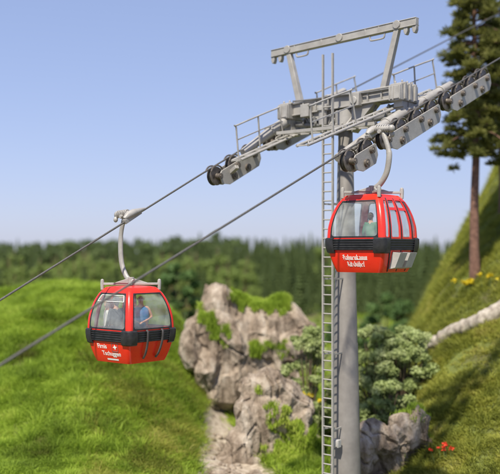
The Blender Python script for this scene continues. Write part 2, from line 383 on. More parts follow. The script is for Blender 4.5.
rockA, coA = rock('rock_crag', [
    B(214, 304, 45.5, 1.0, 1.1, 1.05), B(204, 330, 45, 1.1, 1.3, 1.5), B(192, 345, 44.6, .55, 1.0, 1.2), B(233, 320, 45.8, 1.0, 1.2, 1.0),
    B(228, 345, 45, 1.2, 1.4, 1.6), B(252, 322, 46, 1.25, 1.4, 1.1), B(274, 322, 46, 1.1, 1.4, 1.0), B(294, 322, 46, .75, 1.2, .85), B(302, 340, 46, .7, 1.2, 1.0),
    B(258, 350, 45.6, 1.7, 1.5, 1.5), B(285, 350, 45.8, 1.2, 1.4, 1.3), B(213, 372, 44.3, .7, 1.0, 1.3), B(215, 400, 44.0, .5, .8, .9), B(232, 385, 44.4, .8, 1.1, 1.5),
    B(270, 395, 45, 1.9, 1.3, 1.6), B(252, 440, 45, 2.0, 1.6, 1.4)], 1, .11, .38, P(250, 420, 45))
tag(rockA, 'large grey brown crag with yellow green grass on its top, behind the pale outcrop', 'rock')
def pic(c): return 250+F*c[:, 0]/c[:, 1], 250-F*(c[:, 2]-CZ)/c[:, 1]
def TOPA(c):    # ledge top, one tongue running down the left lobe, one ledge above the front outcrop
    a, b = pic(c); w_ = 5*np.sin(a*.45)+3*np.sin(a*1.1+b*.3)
    return ((a > 231+w_*.4) & (a < 289) & (b < 306+w_*.8+.10*(a-231))) | ((abs(b-(318+.9*(a-202))) < 8+w_) & (a > 200) & (a < 229)) | ((abs(b-352) < 7+w_*.5) & (a > 250) & (a < 292))
def LOWB(c):
    a, b = pic(c); w_ = 6*np.sin(a*.4+b*.1)+4*np.sin(b*.35)
    return (a > 266+w_) & (b > 394+.72*(a-256)+w_) & (b < 462)
rockB, coB = rock('rock_crag', [
    B(250, 388, 38, .6, .7, .75), B(268, 384, 38.2, .85, .8, .7), B(290, 394, 38.4, .75, .8, .75), B(306, 412, 38.4, .6, .8, .9),
    B(246, 420, 37.7, .55, .8, 1.3), B(268, 425, 37.8, .9, .8, 1.3), B(295, 435, 38.2, .9, .8, 1.2), B(312, 450, 38.3, .55, .8, 1.0),
    B(240, 452, 37.5, .75, .9, 1.0), B(275, 465, 37.8, 1.3, 1.0, 1.1), B(224, 468, 37.2, .75, .8, .7), B(232, 440, 37.6, .45, .7, .6), B(214, 482, 37.0, .5, .6, .45)], 2, .09, .30, P(270, 470, 38))
tag(rockB, 'pale weathered outcrop in front of the tall crag, left of the tower', 'rock')
rockC, coC = rock('rock_crag', [
    B(374, 446, 33.6, .68, .75, .85), B(392, 450, 33.8, .75, .75, .8), B(407, 440, 34.2, .5, .65, 1.0), B(418, 434, 34.4, .45, .6, 1.15), B(424, 455, 34.4, .42, .6, .9),
    B(400, 475, 33.8, 1.2, .8, .7), B(366, 470, 33.6, .55, .7, .7)],
    3, .075, .5, P(395, 480, 34), 200)
tag(rockC, 'jagged dark brown rock outcrop to the right of the tower base', 'rock')
# loose stones on the track
def stone(loc, r, seed):
    mb = MB(); mb.ell((0, 0, 0), (r, r*.8, r*.6), 10, 7)
    mb.v = [tuple(Vector(p)*(1+.35*noise.noise(Vector(p)*(1.6/r)+Vector((seed, 0, 0))))) for p in mb.v]
    o = mb.build('stone', M['rock'], None, False); o.location = loc; o.rotation_euler = (0, 0, random.uniform(0, 6))
    tag(o, 'loose pale stone lying on the stony track below the crags', 'stone', 'loose stones on the track')
for k in range(110):
    y = random.uniform(32, 41); x = float(np.interp(y, [20, 28, 33, 38, 44, 50], [-.2, -.3, -.3, -.95, -1.6, -2.2]))+random.uniform(-1, 1)*1.1
    stone((x, y, gz(x, y)+.02), random.uniform(.08, .17)*(2.2 if k % 6 == 0 else 1), k)
# grass growing on the rocks: points whose normals face up
def rock_grass(o, cov, seed, dens, hmin, hmax, name, label, lo=.62, thr=.5, where=None):
    me = o.data; n = len(me.vertices); no = np.empty(n*3); me.vertices.foreach_get('normal', no); no = no.reshape(-1, 3)
    c = .6*npnoise(cov[:, 0], cov[:, 1]+cov[:, 2], 1.1, seed)+.4*npnoise(cov[:, 0], cov[:, 1]+cov[:, 2], 3.5, seed+5)
    msk = (no[:, 2] > lo) & (c > thr)
    if where is not None: msk &= where(cov)
    ok = np.where(msk)[0]
    sel = rng.choice(ok, size=min(dens, len(ok)*14), replace=True)
    x = cov[sel, 0]+rng.normal(0, .06, len(sel)); y = cov[sel, 1]+rng.normal(0, .06, len(sel)); z = cov[sel, 2]-.02
    h = rng.uniform(hmin, hmax, len(sel))*(.6+.8*npnoise(x, y, 2.5, seed+3)); tone = np.clip(.45+.5*rng.random(len(sel)), 0, 1)
    V_, f_, t_ = blades(x, y, z, h, np.full(len(sel), .032), tone, .8)
    g = link(bpy.data.objects.new('grass', raw_mesh(name, V_, f_, 3, M['grass'], t_))); tag(g, label, 'grass', kind='stuff')
rock_grass(rockA, coA, 3, 34000, .14, .36, 'grass', 'yellow green grass growing on ledges of the tall crag', .15, .34, TOPA)
rock_grass(rockB, coB, 9, 24000, .1, .25, 'grass', 'short grass growing down the right side of the pale front outcrop', -.15, .30, LOWB)
rock_grass(rockC, coC, 5, 1500, .12, .25, 'grass', 'thin grass on the jagged rock right of the tower', .7, .62)

# ------------------------------------------------------------------ plants
def leaf_cloud(cs, n, size, seed, flat=.6, tone_by=None, shell=.55):
    """cs: list of (centre, radii). returns small leaf triangles-pairs through the volumes"""
    r = np.random.default_rng(seed); out = []; tn = []
    for (c, rad), k in zip(cs, n):
        d = r.normal(size=(k, 3)); d /= np.linalg.norm(d, axis=1)[:, None]
        rr = shell+(1-shell)*r.random(k)**.7; rr = np.where(r.random(k) < .25, r.random(k), rr)
        p = np.array(c)+d*rr[:, None]*np.array(rad)
        a = r.normal(size=(k, 3)); a /= np.linalg.norm(a, axis=1)[:, None]; b = np.cross(a, d+r.normal(0, .6, (k, 3))); b /= np.linalg.norm(b, axis=1)[:, None]+1e-6
        s = size*r.uniform(.6, 1.3, k)[:, None]
        V_ = np.stack([p-a*s, p+b*s*flat, p+a*s, p-b*s*flat], 1); out.append(V_)
        tn.append(np.repeat(np.clip(.35*r.random(k)+.35+r.uniform(-.25, .3), 0, 1), 4))
    V_ = np.concatenate(out).reshape(-1, 3); return V_, np.arange(len(V_)), np.concatenate(tn)
def bush(loc, w, d, h, seed, nclump, leaves, size, mat, label, cat='bush', name='bush', group=None):
    r = random.Random(seed); e = empty(name, loc); tag(e, label, cat, group)
    cs = []; st = MB()
    for k in range(nclump):
        a = r.uniform(0, 2*PI); q_ = math.sqrt(r.random()); zz = r.uniform(.05, 1)
        lim = math.sqrt(max(0, 1-(zz-.35)**2/.45))*1.0
        x = math.cos(a)*q_*w*lim; y = math.sin(a)*q_*d*lim; z = zz*h; rr = r.uniform(.10, .25)*min(w, h)
        cs.append(((x, y, z), (rr, rr, rr*.75)))
        st.tube([(x*.1, y*.1, -.2), (x*.45, y*.45, z*.5), (x, y, z)], [.03, .022, .01], 6)
    V_, f_, t_ = leaf_cloud(cs, [leaves//nclump]*nclump, size, seed, shell=.3)
    link(bpy.data.objects.new('foliage', raw_mesh('foliage', V_, f_, 4, mat, t_)), e)
    st.build('stem', M['stem'], e)
    return e
def hit(px, py, dz=0):
    """the spot on the slope seen in a given direction from the eye"""
    Y = 32
    while Y < 90:
        p = P(px, py, Y)
        if gz(p.x, Y) >= p.z: return (p.x, Y, gz(p.x, Y)+dz)
        Y += .1
    return (p.x, Y, gz(p.x, Y)+dz)
def gp(px, Y, dz=0): x = (px-250)*Y/F; return (x, Y, gz(x, Y)+dz)
bush(gp(308, 41), 1.5, .9, 5.1, 1, 71, 18000, .072, M['bush'], 'light green leafy bush behind the ladder beside the crag')
bush(gp(377, 40.5), 1.25, 1.0, 4.5, 2, 96, 26000, .072, M['bush'], 'tall pale green leafy bush directly right of the pole')
bush(gp(388, 37.8), 1.2, .8, 2.3, 14, 71, 18000, .068, M['bush'], 'low pale bush just behind the jagged rock right of the tower')
bush(gp(402, 40), 1.6, 1.1, 3.5, 3, 117, 32000, .072, M['bush'], 'wide leafy bush at the foot of the steep right slope')
bush((P(350, 0, 41).x, 41, gz(P(350, 0, 41).x, 41)), .9, .8, 2.6, 4, 54, 14000, .072, M['bush'], 'low leafy bush showing behind the pole')
bush(gp(386, 82), 2.7, 2, 4.6, 5, 30, 7000, .22, M['farbush'], 'rounded dark green bush in the meadow beyond the pole')
bush(gp(404, 76), 1.6, 1.5, 3.4, 6, 22, 5000, .2, M['farbush'], 'small round bush at the meadow edge by the right slope')
bush(gp(178, 80), 2.4, 2, 7.6, 7, 40, 8000, .24, M['farbush'], 'green bushy tree standing behind the left gondola and the crag', 'tree', 'tree')
bush(gp(340, 86), 2.0, 1.6, 2.0, 8, 20, 4000, .2, M['farbush'], 'low distant shrub in the meadow left of the round bush')

# yellow and red flowers
def flowers(px, py_off, Y, n, rad, hh, size, mat, label, seed, name='flower_clump'):
    x, y, z = hit(px, Y) if Y > 100 else gp(px, Y); r = np.random.default_rng(seed); e = empty(name, (x, y, z)); tag(e, label, 'flowers')
    cs = [((r.normal(0, rad), r.normal(0, rad*.6), hh*r.uniform(.7, 1.2)), (size*1.6, size*1.6, size)) for _ in range(n)]
    V_, f_, t_ = leaf_cloud(cs, [14]*n, size, seed); link(bpy.data.objects.new('petals', raw_mesh('petals', V_, f_, 4, mat, t_)), e)
    st = MB()
    for (c, _) in cs: st.tube([(c[0]*.8, c[1]*.8, -.05), c], .012, 5)
    st.build('stalks', M['bush'], e)
flowers(449, 0, 461, 12, .26, .42, .045, M['rflower'], 'small orange red flowers on the grass right of the rock', 1)
flowers(470, 0, 291, 9, .28, .45, .08, M['yellow'], 'small yellow flower clump under the pine trunk', 2)
flowers(492, 0, 286, 8, .28, .45, .08, M['yellow'], 'yellow flower clump at the right edge of the slope', 3)
flowers(382, 0, 36.2, 5, .25, .9, .08, M['yellow'], 'yellow flowering herb between the pole and the jagged rock', 4)
flowers(308, 0, 40, 4, .3, 2.6, .08, M['yellow'], 'yellow flowering herb at the foot of the leafy bush left of the ladder', 5)

# the bleached fallen trunk
def fallen():
    e = empty('fallen_log', hit(462, 334)); tag(e, 'bleached grey fallen tree trunk with root stubs lying on the right slope', 'log')
    o = e.location
    pts = [Vector(hit(a, b+6, .22+c)) for (a, b, c) in ((426, 349, .12), (440, 341, 0), (455, 332, 0), (472, 328, .1), (488, 320, 0), (506, 309, 0), (530, 296, 0))]
    pts = [Vector((p.x, .5*p.y+.5*(pts[0].y+(pts[-1].y-pts[0].y)*i_/6), p.z)) for i_, p in enumerate(pts)]
    cv = curve([p-o for p in pts], 12)
    rs = [.27+.16*i/len(cv)+.06*noise.noise(Vector((i*.35, 0, 0))) for i in range(len(cv))]; rs[0] = .14
    mb = MB(); mb.tube(cv, rs, 22)
    mb.v = [tuple(Vector(p)+.05*Vector((noise.noise(Vector(p)*3.1), noise.noise(Vector(p)*3.1+Vector((5, 5, 5))), 1.3*noise.noise(Vector(p)*5)))) for p in mb.v]
    mb.build('trunk', M['log'], e)
    for (a, dv, ln) in ((8, (-.2, -.2, -.7), .5), (22, (.1, -.4, -.8), .45), (14, (-.5, -.3, .4), .35), (40, (.3, -.3, .8), .3)):
        p = cv[a]; d = Vector(dv).normalized(); b = MB()
        b.tube(curve([p, p+d*ln*.5+Vector((.05, 0, .02)), p+d*ln], 4), [.1-.008*i for i in range(9)], 8); b.build('branch_stub', M['log'], e)
fallen()

# ------------------------------------------------------------------ pines
def pine(loc, h, crown0, spread, seed, label, trunk_r=.25, nb=60, group=None):
    r = random.Random(seed); rn = np.random.default_rng(seed)
    e = empty('pine_tree', loc); tag(e, label, 'tree', group)
    mb = MB(); pts = [Vector((.08*math.sin(k*.9+seed), .06*math.cos(k*1.3), h*k/12)) for k in range(13)]; pts[0].z = -.4
    mb.tube(pts, [trunk_r*(1-.8*k/12)*(1.25 if k == 0 else 1) for k in range(13)], 14); mb.build('trunk', M['bark'], e)
    br = MB(); Vs = []; Ts = []
    for k in range(nb):
        f = (k+r.random())/nb; z = crown0+(h-crown0)*f; a = k*2.4+r.uniform(-.5, .5)
        L_ = spread*(1-.75*f)*r.uniform(.65, 1.1)*(1.0 if f > .06 else .8); droop = r.uniform(.12, .4)*L_
        d = Vector((math.cos(a), math.sin(a), 0))
        cv = [Vector((0, 0, z)), Vector((0, 0, z))+d*L_*.4+Vector((0, 0, .05*L_)), Vector((0, 0, z))+d*L_*.8-Vector((0, 0, droop*.6)), Vector((0, 0, z))+d*L_-Vector((0, 0, droop*.8))]
        br.tube(curve(cv, 4), [.055-.0036*i for i in range(13)], 6)
        nc = max(4, int(L_*4.0))
        for c in range(nc):
            t = .3+.7*(c+.5)/nc; p = cv[0].lerp(cv[3], t)+Vector((r.gauss(0, .16), r.gauss(0, .16), r.gauss(-.10, .17)))
            side = Vector((-d.y, d.x, 0))*r.uniform(-.38, .38)*L_*.5*(1.1-t*.5); p += side
            rad = r.uniform(.24, .46); m = 150
            dd = rn.normal(size=(m, 3)); dd[:, 2] = np.abs(dd[:, 2])*.8-.25; dd /= np.linalg.norm(dd, axis=1)[:, None]
            base = np.array(p)+dd*rn.uniform(0, .75, m)[:, None]*rad*np.array([1, 1, .95]); ln = rn.uniform(.12, .24, m)[:, None]
            sd = np.cross(dd, rn.normal(size=(m, 3))); sd /= np.linalg.norm(sd, axis=1)[:, None]
            w = .026
            Vs.append(np.stack([base-sd*w, base+sd*w, base+dd*ln+sd*w*.5, base+dd*ln-sd*w*.5], 1).reshape(-1, 3))
            Ts.append(np.full(m*4, min(1, max(0, r.uniform(.15, .85))))+rn.uniform(-.1, .1, m*4))
    br.build('limbs', M['bark'], e)
    V_ = np.concatenate(Vs); link(bpy.data.objects.new('crown', raw_mesh('crown', V_, np.arange(len(V_)), 4, M['needle'], np.clip(np.concatenate(Ts), 0, 1))), e)
    return e
pine(hit(475.5, 279), 17, 6.1, 2.5, 3, 'tall pine with a bare reddish trunk on the right slope, yellow flowers at its foot', .25, 72)
pine(gp(503, 50), 17, 3.6, 2.3, 8, 'pine partly cut off by the right edge of the picture', .26, 72)

# ------------------------------------------------------------------ forest
def spruce_mesh(seed, h=12, w=2.3, layers=15):
    r = np.random.default_rng(seed); Vs = []; T = []
    n = 2600; f = r.random(n)**.75; z = h*(.1+.9*f); rad = w*(1-f)**.85*(.75+.25*np.sin(f*layers*6.28))+.05
    a = r.uniform(0, 2*PI, n); q_ = .45+.55*r.random(n)**.5; rad2 = rad*q_*(1+.18*np.sin(a*3+seed)+.12*np.sin(a*7))
    p = np.stack([np.cos(a)*rad2, np.sin(a)*rad2, z-rad2*.25], 1)
    dd = np.stack([np.cos(a), np.sin(a), -.45+r.normal(0, .2, n)], 1); sd = np.stack([-np.sin(a), np.cos(a), r.normal(0, .3, n)], 1)
    s = (.22+.3*(1-f))[:, None]
    V_ = np.stack([p-dd*s*.9, p+sd*s*.42, p+dd*s, p-sd*s*.42], 1).reshape(-1, 3)
    return raw_mesh('spruce', V_, np.arange(len(V_)), 4, M['spruce'], np.repeat(np.clip(r.random(n)*.6+.2, 0, 1), 4))
def broad_mesh(seed, h=9, w=2.8):
    r = random.Random(seed); cs = []
    for k in range(26):
        a = r.uniform(0, 6.28); zz = r.uniform(.22, .95); q_ = math.sqrt(r.random())*w*math.sqrt(max(.05, 1-((zz-.5)/.55)**2))
        rr = r.uniform(.5, 1.0); cs.append(((math.cos(a)*q_, math.sin(a)*q_, zz*h), (rr, rr, rr*.8)))
    V_, f_, t_ = leaf_cloud(cs, [100]*26, .22, seed); return raw_mesh('broad', V_, f_, 4, M['broad'], t_)
sp = [spruce_mesh(k, 12, 2.2+.3*(k % 3)) for k in range(4)]; bd = [broad_mesh(k) for k in range(3)]
tk = MB(); tk.tube([(0, 0, -.5), (0, 0, 5), (0, 0, 10)], [.2, .15, .05], 8); tkm = tk.mesh('trunk', M['bark'])
def forest_proto(name, me, label, group):
    e = empty(name, (0, -200, 0)); tag(e, label, 'tree', group)
    link(bpy.data.objects.new('crown', me), e); link(bpy.data.objects.new('trunk', tkm), e); return e
protos = []; used = set()
for m_ in sp: protos.append(forest_proto('spruce_tree', m_, 'dark spruce standing in the front edge of the distant forest', 'spruces along the forest edge'))
for m_ in bd: protos.append(forest_proto('broadleaf_tree', m_, 'rounded light green tree standing in the front edge of the distant forest', 'broadleaf trees along the forest edge'))
r = random.Random(5)
def place_tree(px, Y, sc, kind):
    o = protos[kind]; x, y, z = gp(px, Y, -.2); s = (sc*r.uniform(.75, 1.0), sc*r.uniform(.75, 1.0), sc)
    if kind in used: copy_thing(o, (x, y, z), r.uniform(0, 6.3), s)
    else: used.add(kind); o.location = (x, y, z); o.scale = s; o.rotation_euler = (0, 0, r.uniform(0, 6.3))
def top_scale(px, Y, py, h):
    """tree height that brings the wood's skyline to the right level"""
    x, y, z = gp(px, Y); return (CZ-(py-250)*Y/F-z)/h
for row, (Y, n, pyt) in enumerate(((128, 66, 268), (142, 70, 258), (158, 72, 250))):
    for k in range(n):
        px = -120+(760)*(k+r.uniform(.1, .9))/n; YY = Y+r.uniform(-6, 6)
        left = px < 260; kind = r.choice([4, 5, 6, 4, 5, 6, 0, 1, 2]) if left and row < 2 else r.choice([0, 1, 2, 3, 0, 1, 2, 3, 4])
        h = 12 if kind < 4 else 9
        place_tree(px, YY, top_scale(px, YY, pyt+r.gauss(0, 3.5), h), kind)
# the rest of the wood, one mass: copies of the crowns merged into one mesh
def merge(meshes, places):
    Vs = []; Ts = []
    for (k, x, y, z, s, a, sz) in places:
        me = meshes[k]; n = len(me.vertices); co = np.empty(n*3, np.float32); me.vertices.foreach_get('co', co); co = co.reshape(-1, 4, 3)
        t = np.empty(n, np.float32); me.attributes['tone'].data.foreach_get('value', t); t = t.reshape(-1, 4)
        st_ = 3; co = co[::st_].copy(); t = t[::st_]
        ctr = co.mean(1, keepdims=True); co = ctr+(co-ctr)*1.6
        co = co*np.array([s, s, sz]); c, sn = math.cos(a), math.sin(a); X = co[..., 0]*c-co[..., 1]*sn; Yv = co[..., 0]*sn+co[..., 1]*c
        Vs.append(np.stack([X+x, Yv+y, co[..., 2]+z], -1).reshape(-1, 3)); Ts.append(np.clip(t+r.uniform(-.2, .2), 0, 1).ravel())
    V_ = np.concatenate(Vs); return raw_mesh('forest', V_, np.arange(len(V_)), 4, M['spruce'], np.concatenate(Ts))
pl = []
for (Y, n, pyt) in ((176, 80, 245), (200, 95, 241.5), (235, 110, 239.5), (290, 120, 238), (370, 130, 237.5)):
    for k in range(n):
        px = -160+840*(k+r.uniform(.1, .9))/n; YY = Y+r.uniform(-12, 12); x, y, z = gp(px, YY)
        py = pyt+abs(r.gauss(0, 1.6))-(r.uniform(2, 6) if r.random() < .07 else 0)+1.8*math.sin(px*.014+1)+.9*math.sin(px*.05); hgt = CZ-(py-250)*YY/F-z
        left = px < 240 and r.random() < .5; sz = hgt/(9 if left else 12)
        pl.append((4+r.randrange(3) if left else r.randrange(4), x, y, z-.3, (.75 if left else .62)*sz*r.uniform(.9, 1.3)*(YY/230)**.3, r.uniform(0, 6.3), sz))
forest = link(bpy.data.objects.new('forest', merge(sp+bd, pl))); tag(forest, 'dense dark conifer forest filling the far valley below the sky', 'forest', kind='stuff')

# ------------------------------------------------------------------ tower
TX, TYY = (345.5-250)*30/F, 30.0
tbase = gz(TX, TYY)-.1
ROT = R(-40)
tower = empty('cable_car_tower', (TX, TYY, tbase), ROT); tag(tower, 'tall grey steel cable car tower with ladder, crossarm, sheave trains and lifting frame', 'tower')
H = lambda zrel: CZ+zrel-tbase            # height above the tower base of a level given relative to the eye
SL = .42
def rope_rel(t, side=1):
    if side > 0: return 4.33+(SL*t if t > -4 else SL*-4+.432*(t+4))
    return 4.22+(SL*t if t > 0 else .475*t if t > -3.5 else .475*-3.5+.49*(t+3.5))
def rope_z(t, side=1): return H(rope_rel(t, side))
def tp(name, mb, mat, parent=tower, bevel=.012): return mb.build(name, mat, parent, True, bevel)
# pole
pt = H(4.3)
mb = MB(); zs = [0, .25, .25001, .32, .3201]+[pt*k/6 for k in range(1, 6)]
def pr(z): return .475-.0229*(z-H(-6.3))
mb.tube([(0, 0, -.3), (0, 0, H(-3.0)), (0, 0, H(-2.97)), (0, 0, H(3.2)), (0, 0, H(3.23)), (0, 0, pt)],
        [pr(0), pr(H(-3)), pr(H(-3))-.012, pr(H(3.2))-.01, pr(H(3.2))-.02, pr(pt)-.01], 48)
tp('pole', mb, M['pole'], bevel=0)
mb = MB(); mb.cyl((0, 0, -.5), (0, 0, .35), 1.1, 32); mb.build('foundation', M['conc'], tower, True, .04)
mb = MB(); mb.cyl((0, 0, .35), (0, 0, .43), .72, 32)
for k in range(12): a = k*PI/6; mb.cyl((.62*math.cos(a), .62*math.sin(a), .43), (.62*math.cos(a), .62*math.sin(a), .53), .035, 6)
tp('base_flange', mb, M['greyd'])
# ladder: rungs and stiles in front-left of the pole
lad = MB(); ly = -.98; lw = .185; ltop = H(6.15)
lad_e = bpy.data.objects.new('ladder', None); link(lad_e, tower)
st_me = None
for s in (-1, 1):
    m_ = MB(); m_.bar((0, ly, .3), (0, ly, ltop), .05, .075, (0, 1, 0)); 
    if st_me is None: st_me = m_.mesh('stile', M['grey'])
    o = bpy.data.objects.new('stile', st_me); link(o, lad_e); o.location = (s*lw, 0, 0)
m_ = MB(); m_.cyl((-lw, 0, 0), (lw, 0, 0), .022, 8); rung_me = m_.mesh('rung', M['grey'])
z = .5
while z < ltop-1.6:
    o = bpy.data.objects.new('rung', rung_me); link(o, lad_e); o.location = (0, ly, z); z += .295
z = 1.0
while z < pt:
    for s in (-1, 1): m_ = MB(); m_.bar((s*lw, ly+.02, z), (s*.10, -.2, z), .035, .05); m_.build('bracket', M['grey'], lad_e)
    z += 2.36
# rail of the fall arrester along the ladder, and a junction box
mb = MB(); mb.box((.12, -.66, H(-6.1)), (.22, .18, .24)); mb.box((.12, -.76, H(-6.1)), (.16, .03, .18)); mb.cyl((.12, -.6, H(-6.1)), (.05, -.3, H(-6.1)), .03, 8); tp('junction_box', mb, M['box'])
# pole head and crossarm (local x = across the cables)
zc = H(4.62)
mb = MB(); mb.box((0, 0, zc+.08), (4.0, .42, .34))
for s in (-1, 1):
    mb.box((0, s*.25, zc+.27), (4.0, .08, .05)); mb.box((0, s*.25, zc-.11), (4.0, .08, .05))
for x in (-1.5, -1.0, -.5, .5, 1.0, 1.5):
    for s in (-1, 1): mb.box((x, s*.25, zc+.08), (.05, .06, .34))
mb.cyl((0, 0, zc-.75), (0, 0, zc-.2), .34, 32); mb.cyl((0, 0, zc-.8), (0, 0, zc-.7), .42, 32)
for k in range(10): a = k*PI/5; mb.cyl((.38*math.cos(a), .38*math.sin(a), zc-.7), (.38*math.cos(a), .38*math.sin(a), zc-.62), .03, 6)
tp('crossarm', mb, M['grey'])
for s in (-1, 1):
    mb = MB()
    mb.prism([(s*.36, -.2, zc-.1), (s*1.25, -.2, zc-.1), (s*.36, -.2, zc-.95)], (0, .4, 0))
    tp('gusset', mb, M['grey'])
# mechanism hung under the crossarm
mb = MB(); mb.cyl((-.62, -.38, zc-.1), (-.62, -.38, zc-.62), .14, 16); mb.cyl((-.62, -.38, zc-.05), (-.62, -.38, zc-.16), .19, 16); mb.box((-.62, -.3, zc-.02), (.3, .2, .14)); tp('winch', mb, M['grey'])
mb = MB(); mb.box((-1.3, -.34, zc-.05), (.34, .26, .42)); tp('control_box', mb, M['grey'])
mb = MB(); mb.box((.62, -.34, zc+.02), (.36, .24, .40)); mb.cyl((.62, -.5, zc), (.62, -.44, zc), .12, 14); tp('control_box', mb, M['grey'])
# lower chord with struts, conduit and clamps under the arm
for s in (-1, 1):
    mb = MB(); mb.tube([(s*.34, -.02, zc-.62), (s*1.95, -.02, zc-.42)], [.09, .09], 14)
    for x in (.75, 1.2, 1.65): mb.bar((s*x, -.02, zc-.1), (s*(x-.25), -.02, zc-.56), .07, .07)
    for x in (.6, 1.1, 1.6): mb.cyl((s*(x-.04), -.02, zc-.59+.12*x), (s*(x+.04), -.02, zc-.59+.12*x), .12, 14)
    tp('lower_chord', mb, M['greyd'])
mb = MB(); mb.tube(curve([(-1.9, -.3, zc+.32), (-1.0, -.31, zc+.3), (-.2, -.3, zc+.33), (.9, -.31, zc+.3), (1.9, -.3, zc+.33)], 5), .03, 8); tp('conduit', mb, M['greyd'])
for s in (-1, 1):   # end blocks with clamp ribs
    mb = MB(); x = s*2.15
    mb.box((x, 0, zc+.02), (.42, 1.0, .5))
    for k in range(-1, 2):
        mb.box((x+s*.23, k*.3, zc+.05), (.06, .12, .5)); mb.box((x, k*.3, zc+.29), (.5, .14, .06))
        mb.box((x, k*.3-.52*0, zc-.3), (.3, .1, .22)); mb.cyl((x-.12, k*.3, zc+.32), (x-.12, k*.3, zc+.4), .035, 8); mb.cyl((x+.12, k*.3, zc+.32), (x+.12, k*.3, zc+.4), .035, 8)
    for k in (-1.5, -.5, .5, 1.5): mb.box((x, -.51, zc+.02+0*k), (.36, .05, .4)) if k == .5 else mb.box((x+k*.12, -.53, zc), (.04, .07, .44))
    mb.box((x, 0, zc-.48), (.3, .5, .55))
    tp('end_block', mb, M['grey'])
# lifting frame
zt = H(6.78)
mb = MB(); mb.box((-.19, 0, zt), (5.62, .18, .2)); mb.box((-.19, 0, zt+.11), (5.62, .22, .03)); mb.box((-.19, 0, zt-.11), (5.62, .22, .03))
for x in (-2.3, -.18, 1.95): mb.cyl((x, -.13, zt+.02), (x, .13, zt+.02), .13, 20)
for x in (-.9, .8, -2.0, 1.3): mb.box((x, 0, zt), (.05, .2, .22))
lf = bpy.data.objects.new('lifting_frame', None); link(lf, tower)
tp('beam', mb, M['grey'], lf)
for (xb, xt) in ((-1.78, -2.3), (1.42, 1.95)):
    mb = MB(); mb.bar((xb, 0, zc+.2), (xt, 0, zt-.02), .2, .2, (0, 1, 0), .17, .17); mb.box((xb, 0, zc+.3), (.34, .34, .06)); tp('post', mb, M['grey'], lf)
for (x, s) in ((-2.93, -1), (2.55, 1)):
    for dx in (0, .30):
        xx = x-s*dx; mb = MB(); top_ = zt-.12
        mb.prism([(xx-.07, -.08, top_), (xx+.07, -.08, top_), (xx+.07, -.08, top_-.12), (xx+.03, -.08, top_-.22), (xx-.03, -.08, top_-.22), (xx-.07, -.08, top_-.12)], (0, .16, 0))
        tp('hook', mb, M['grey'], lf)
for (x0, x1) in ((-1.95, -1.45), (.95, 1.5)):
    mb = MB(); mb.tube(curve([(x0, -.05, zt-.11), (x0+.02, -.05, zt-.26), (x0+.1, -.05, zt-.3), (x1-.1, -.05, zt-.3), (x1-.02, -.05, zt-.26), (x1, -.05, zt-.11)], 3), .028, 8); mb.build('handle', M['grey'], lf)

# sheave trains
def sheave_mesh(r=.262):
    mb = MB(); n = 28
    def lathe(prof):
        vs = [(x, rr*math.cos(a), rr*math.sin(a)) for (x, rr) in prof for a in (2*PI*j/n for j in range(n))]
        fs = [(i*n+j, i*n+(j+1) % n, (i+1)*n+(j+1) % n, (i+1)*n+j) for i in range(len(prof)-1) for j in range(n)]
        mb.add(vs, fs+[tuple(range(n))[::-1], tuple((len(prof)-1)*n+j for j in range(n))])
    mb.cur = 1
    lathe([(-.085, r*.55), (-.085, r*1.0), (-.075, r*1.12), (-.06, r*1.12), (-.055, r*.9), (.055, r*.9), (.06, r*1.12), (.075, r*1.12), (.085, r*1.0), (.085, r*.55)])
    mb.cur = 0
    lathe([(-.052, r*.95), (-.04, r*1.06), (-.015, r*1.0), (.015, r*1.0), (.04, r*1.06), (.052, r*.95)])
    mb.cur = 1; lathe([(-.14, r*.22), (-.14, r*.3), (-.08, r*.36), (.08, r*.36), (.14, r*.3), (.14, r*.22)])
    return mb.mesh('sheave', [M['rubber'], M['brass']])
shm = sheave_mesh()
ang = math.atan(SL)
def slope(y0, dz, x=0): return Vector((x, y0, rope_z(y0)+dz))
nrm = Vector((0, -math.sin(ang), math.cos(ang))); alo = Vector((0, math.cos(ang), math.sin(ang)))
def on(t, off, x=0):
    """point at distance t (horizontal) along the rope, off metres perpendicular to it"""
    return Vector((x, t, H(rope_rel(t, 1 if x > 0 else -1) if x < 0 or t > -4 else 4.33+SL*t)))+nrm*off
cap_me = {}; piv_me = {}
for so in (-1, 1):
    m_ = MB(); m_.cyl((0, 0, 0), (so*.11, 0, 0), .095, 14); m_.cyl((so*.1, 0, 0), (so*.13, 0, 0), .055, 6); cap_me[so] = m_.mesh('axle_cap', M['brass'])
    m_ = MB(); m_.cyl((0, 0, 0), (so*.09, 0, 0), .115, 14); m_.cyl((so*.08, 0, 0), (so*.12, 0, 0), .06, 6); piv_me[so] = m_.mesh('pivot_cap', M['brass'])
m_ = MB(); m_.tube([(0, .325*math.cos(a), .325*math.sin(a)) for a in [R(20+ang_) for ang_ in range(0, 141, 14)]], .026, 6); grd_me = m_.mesh('rope_guard', M['brass'])
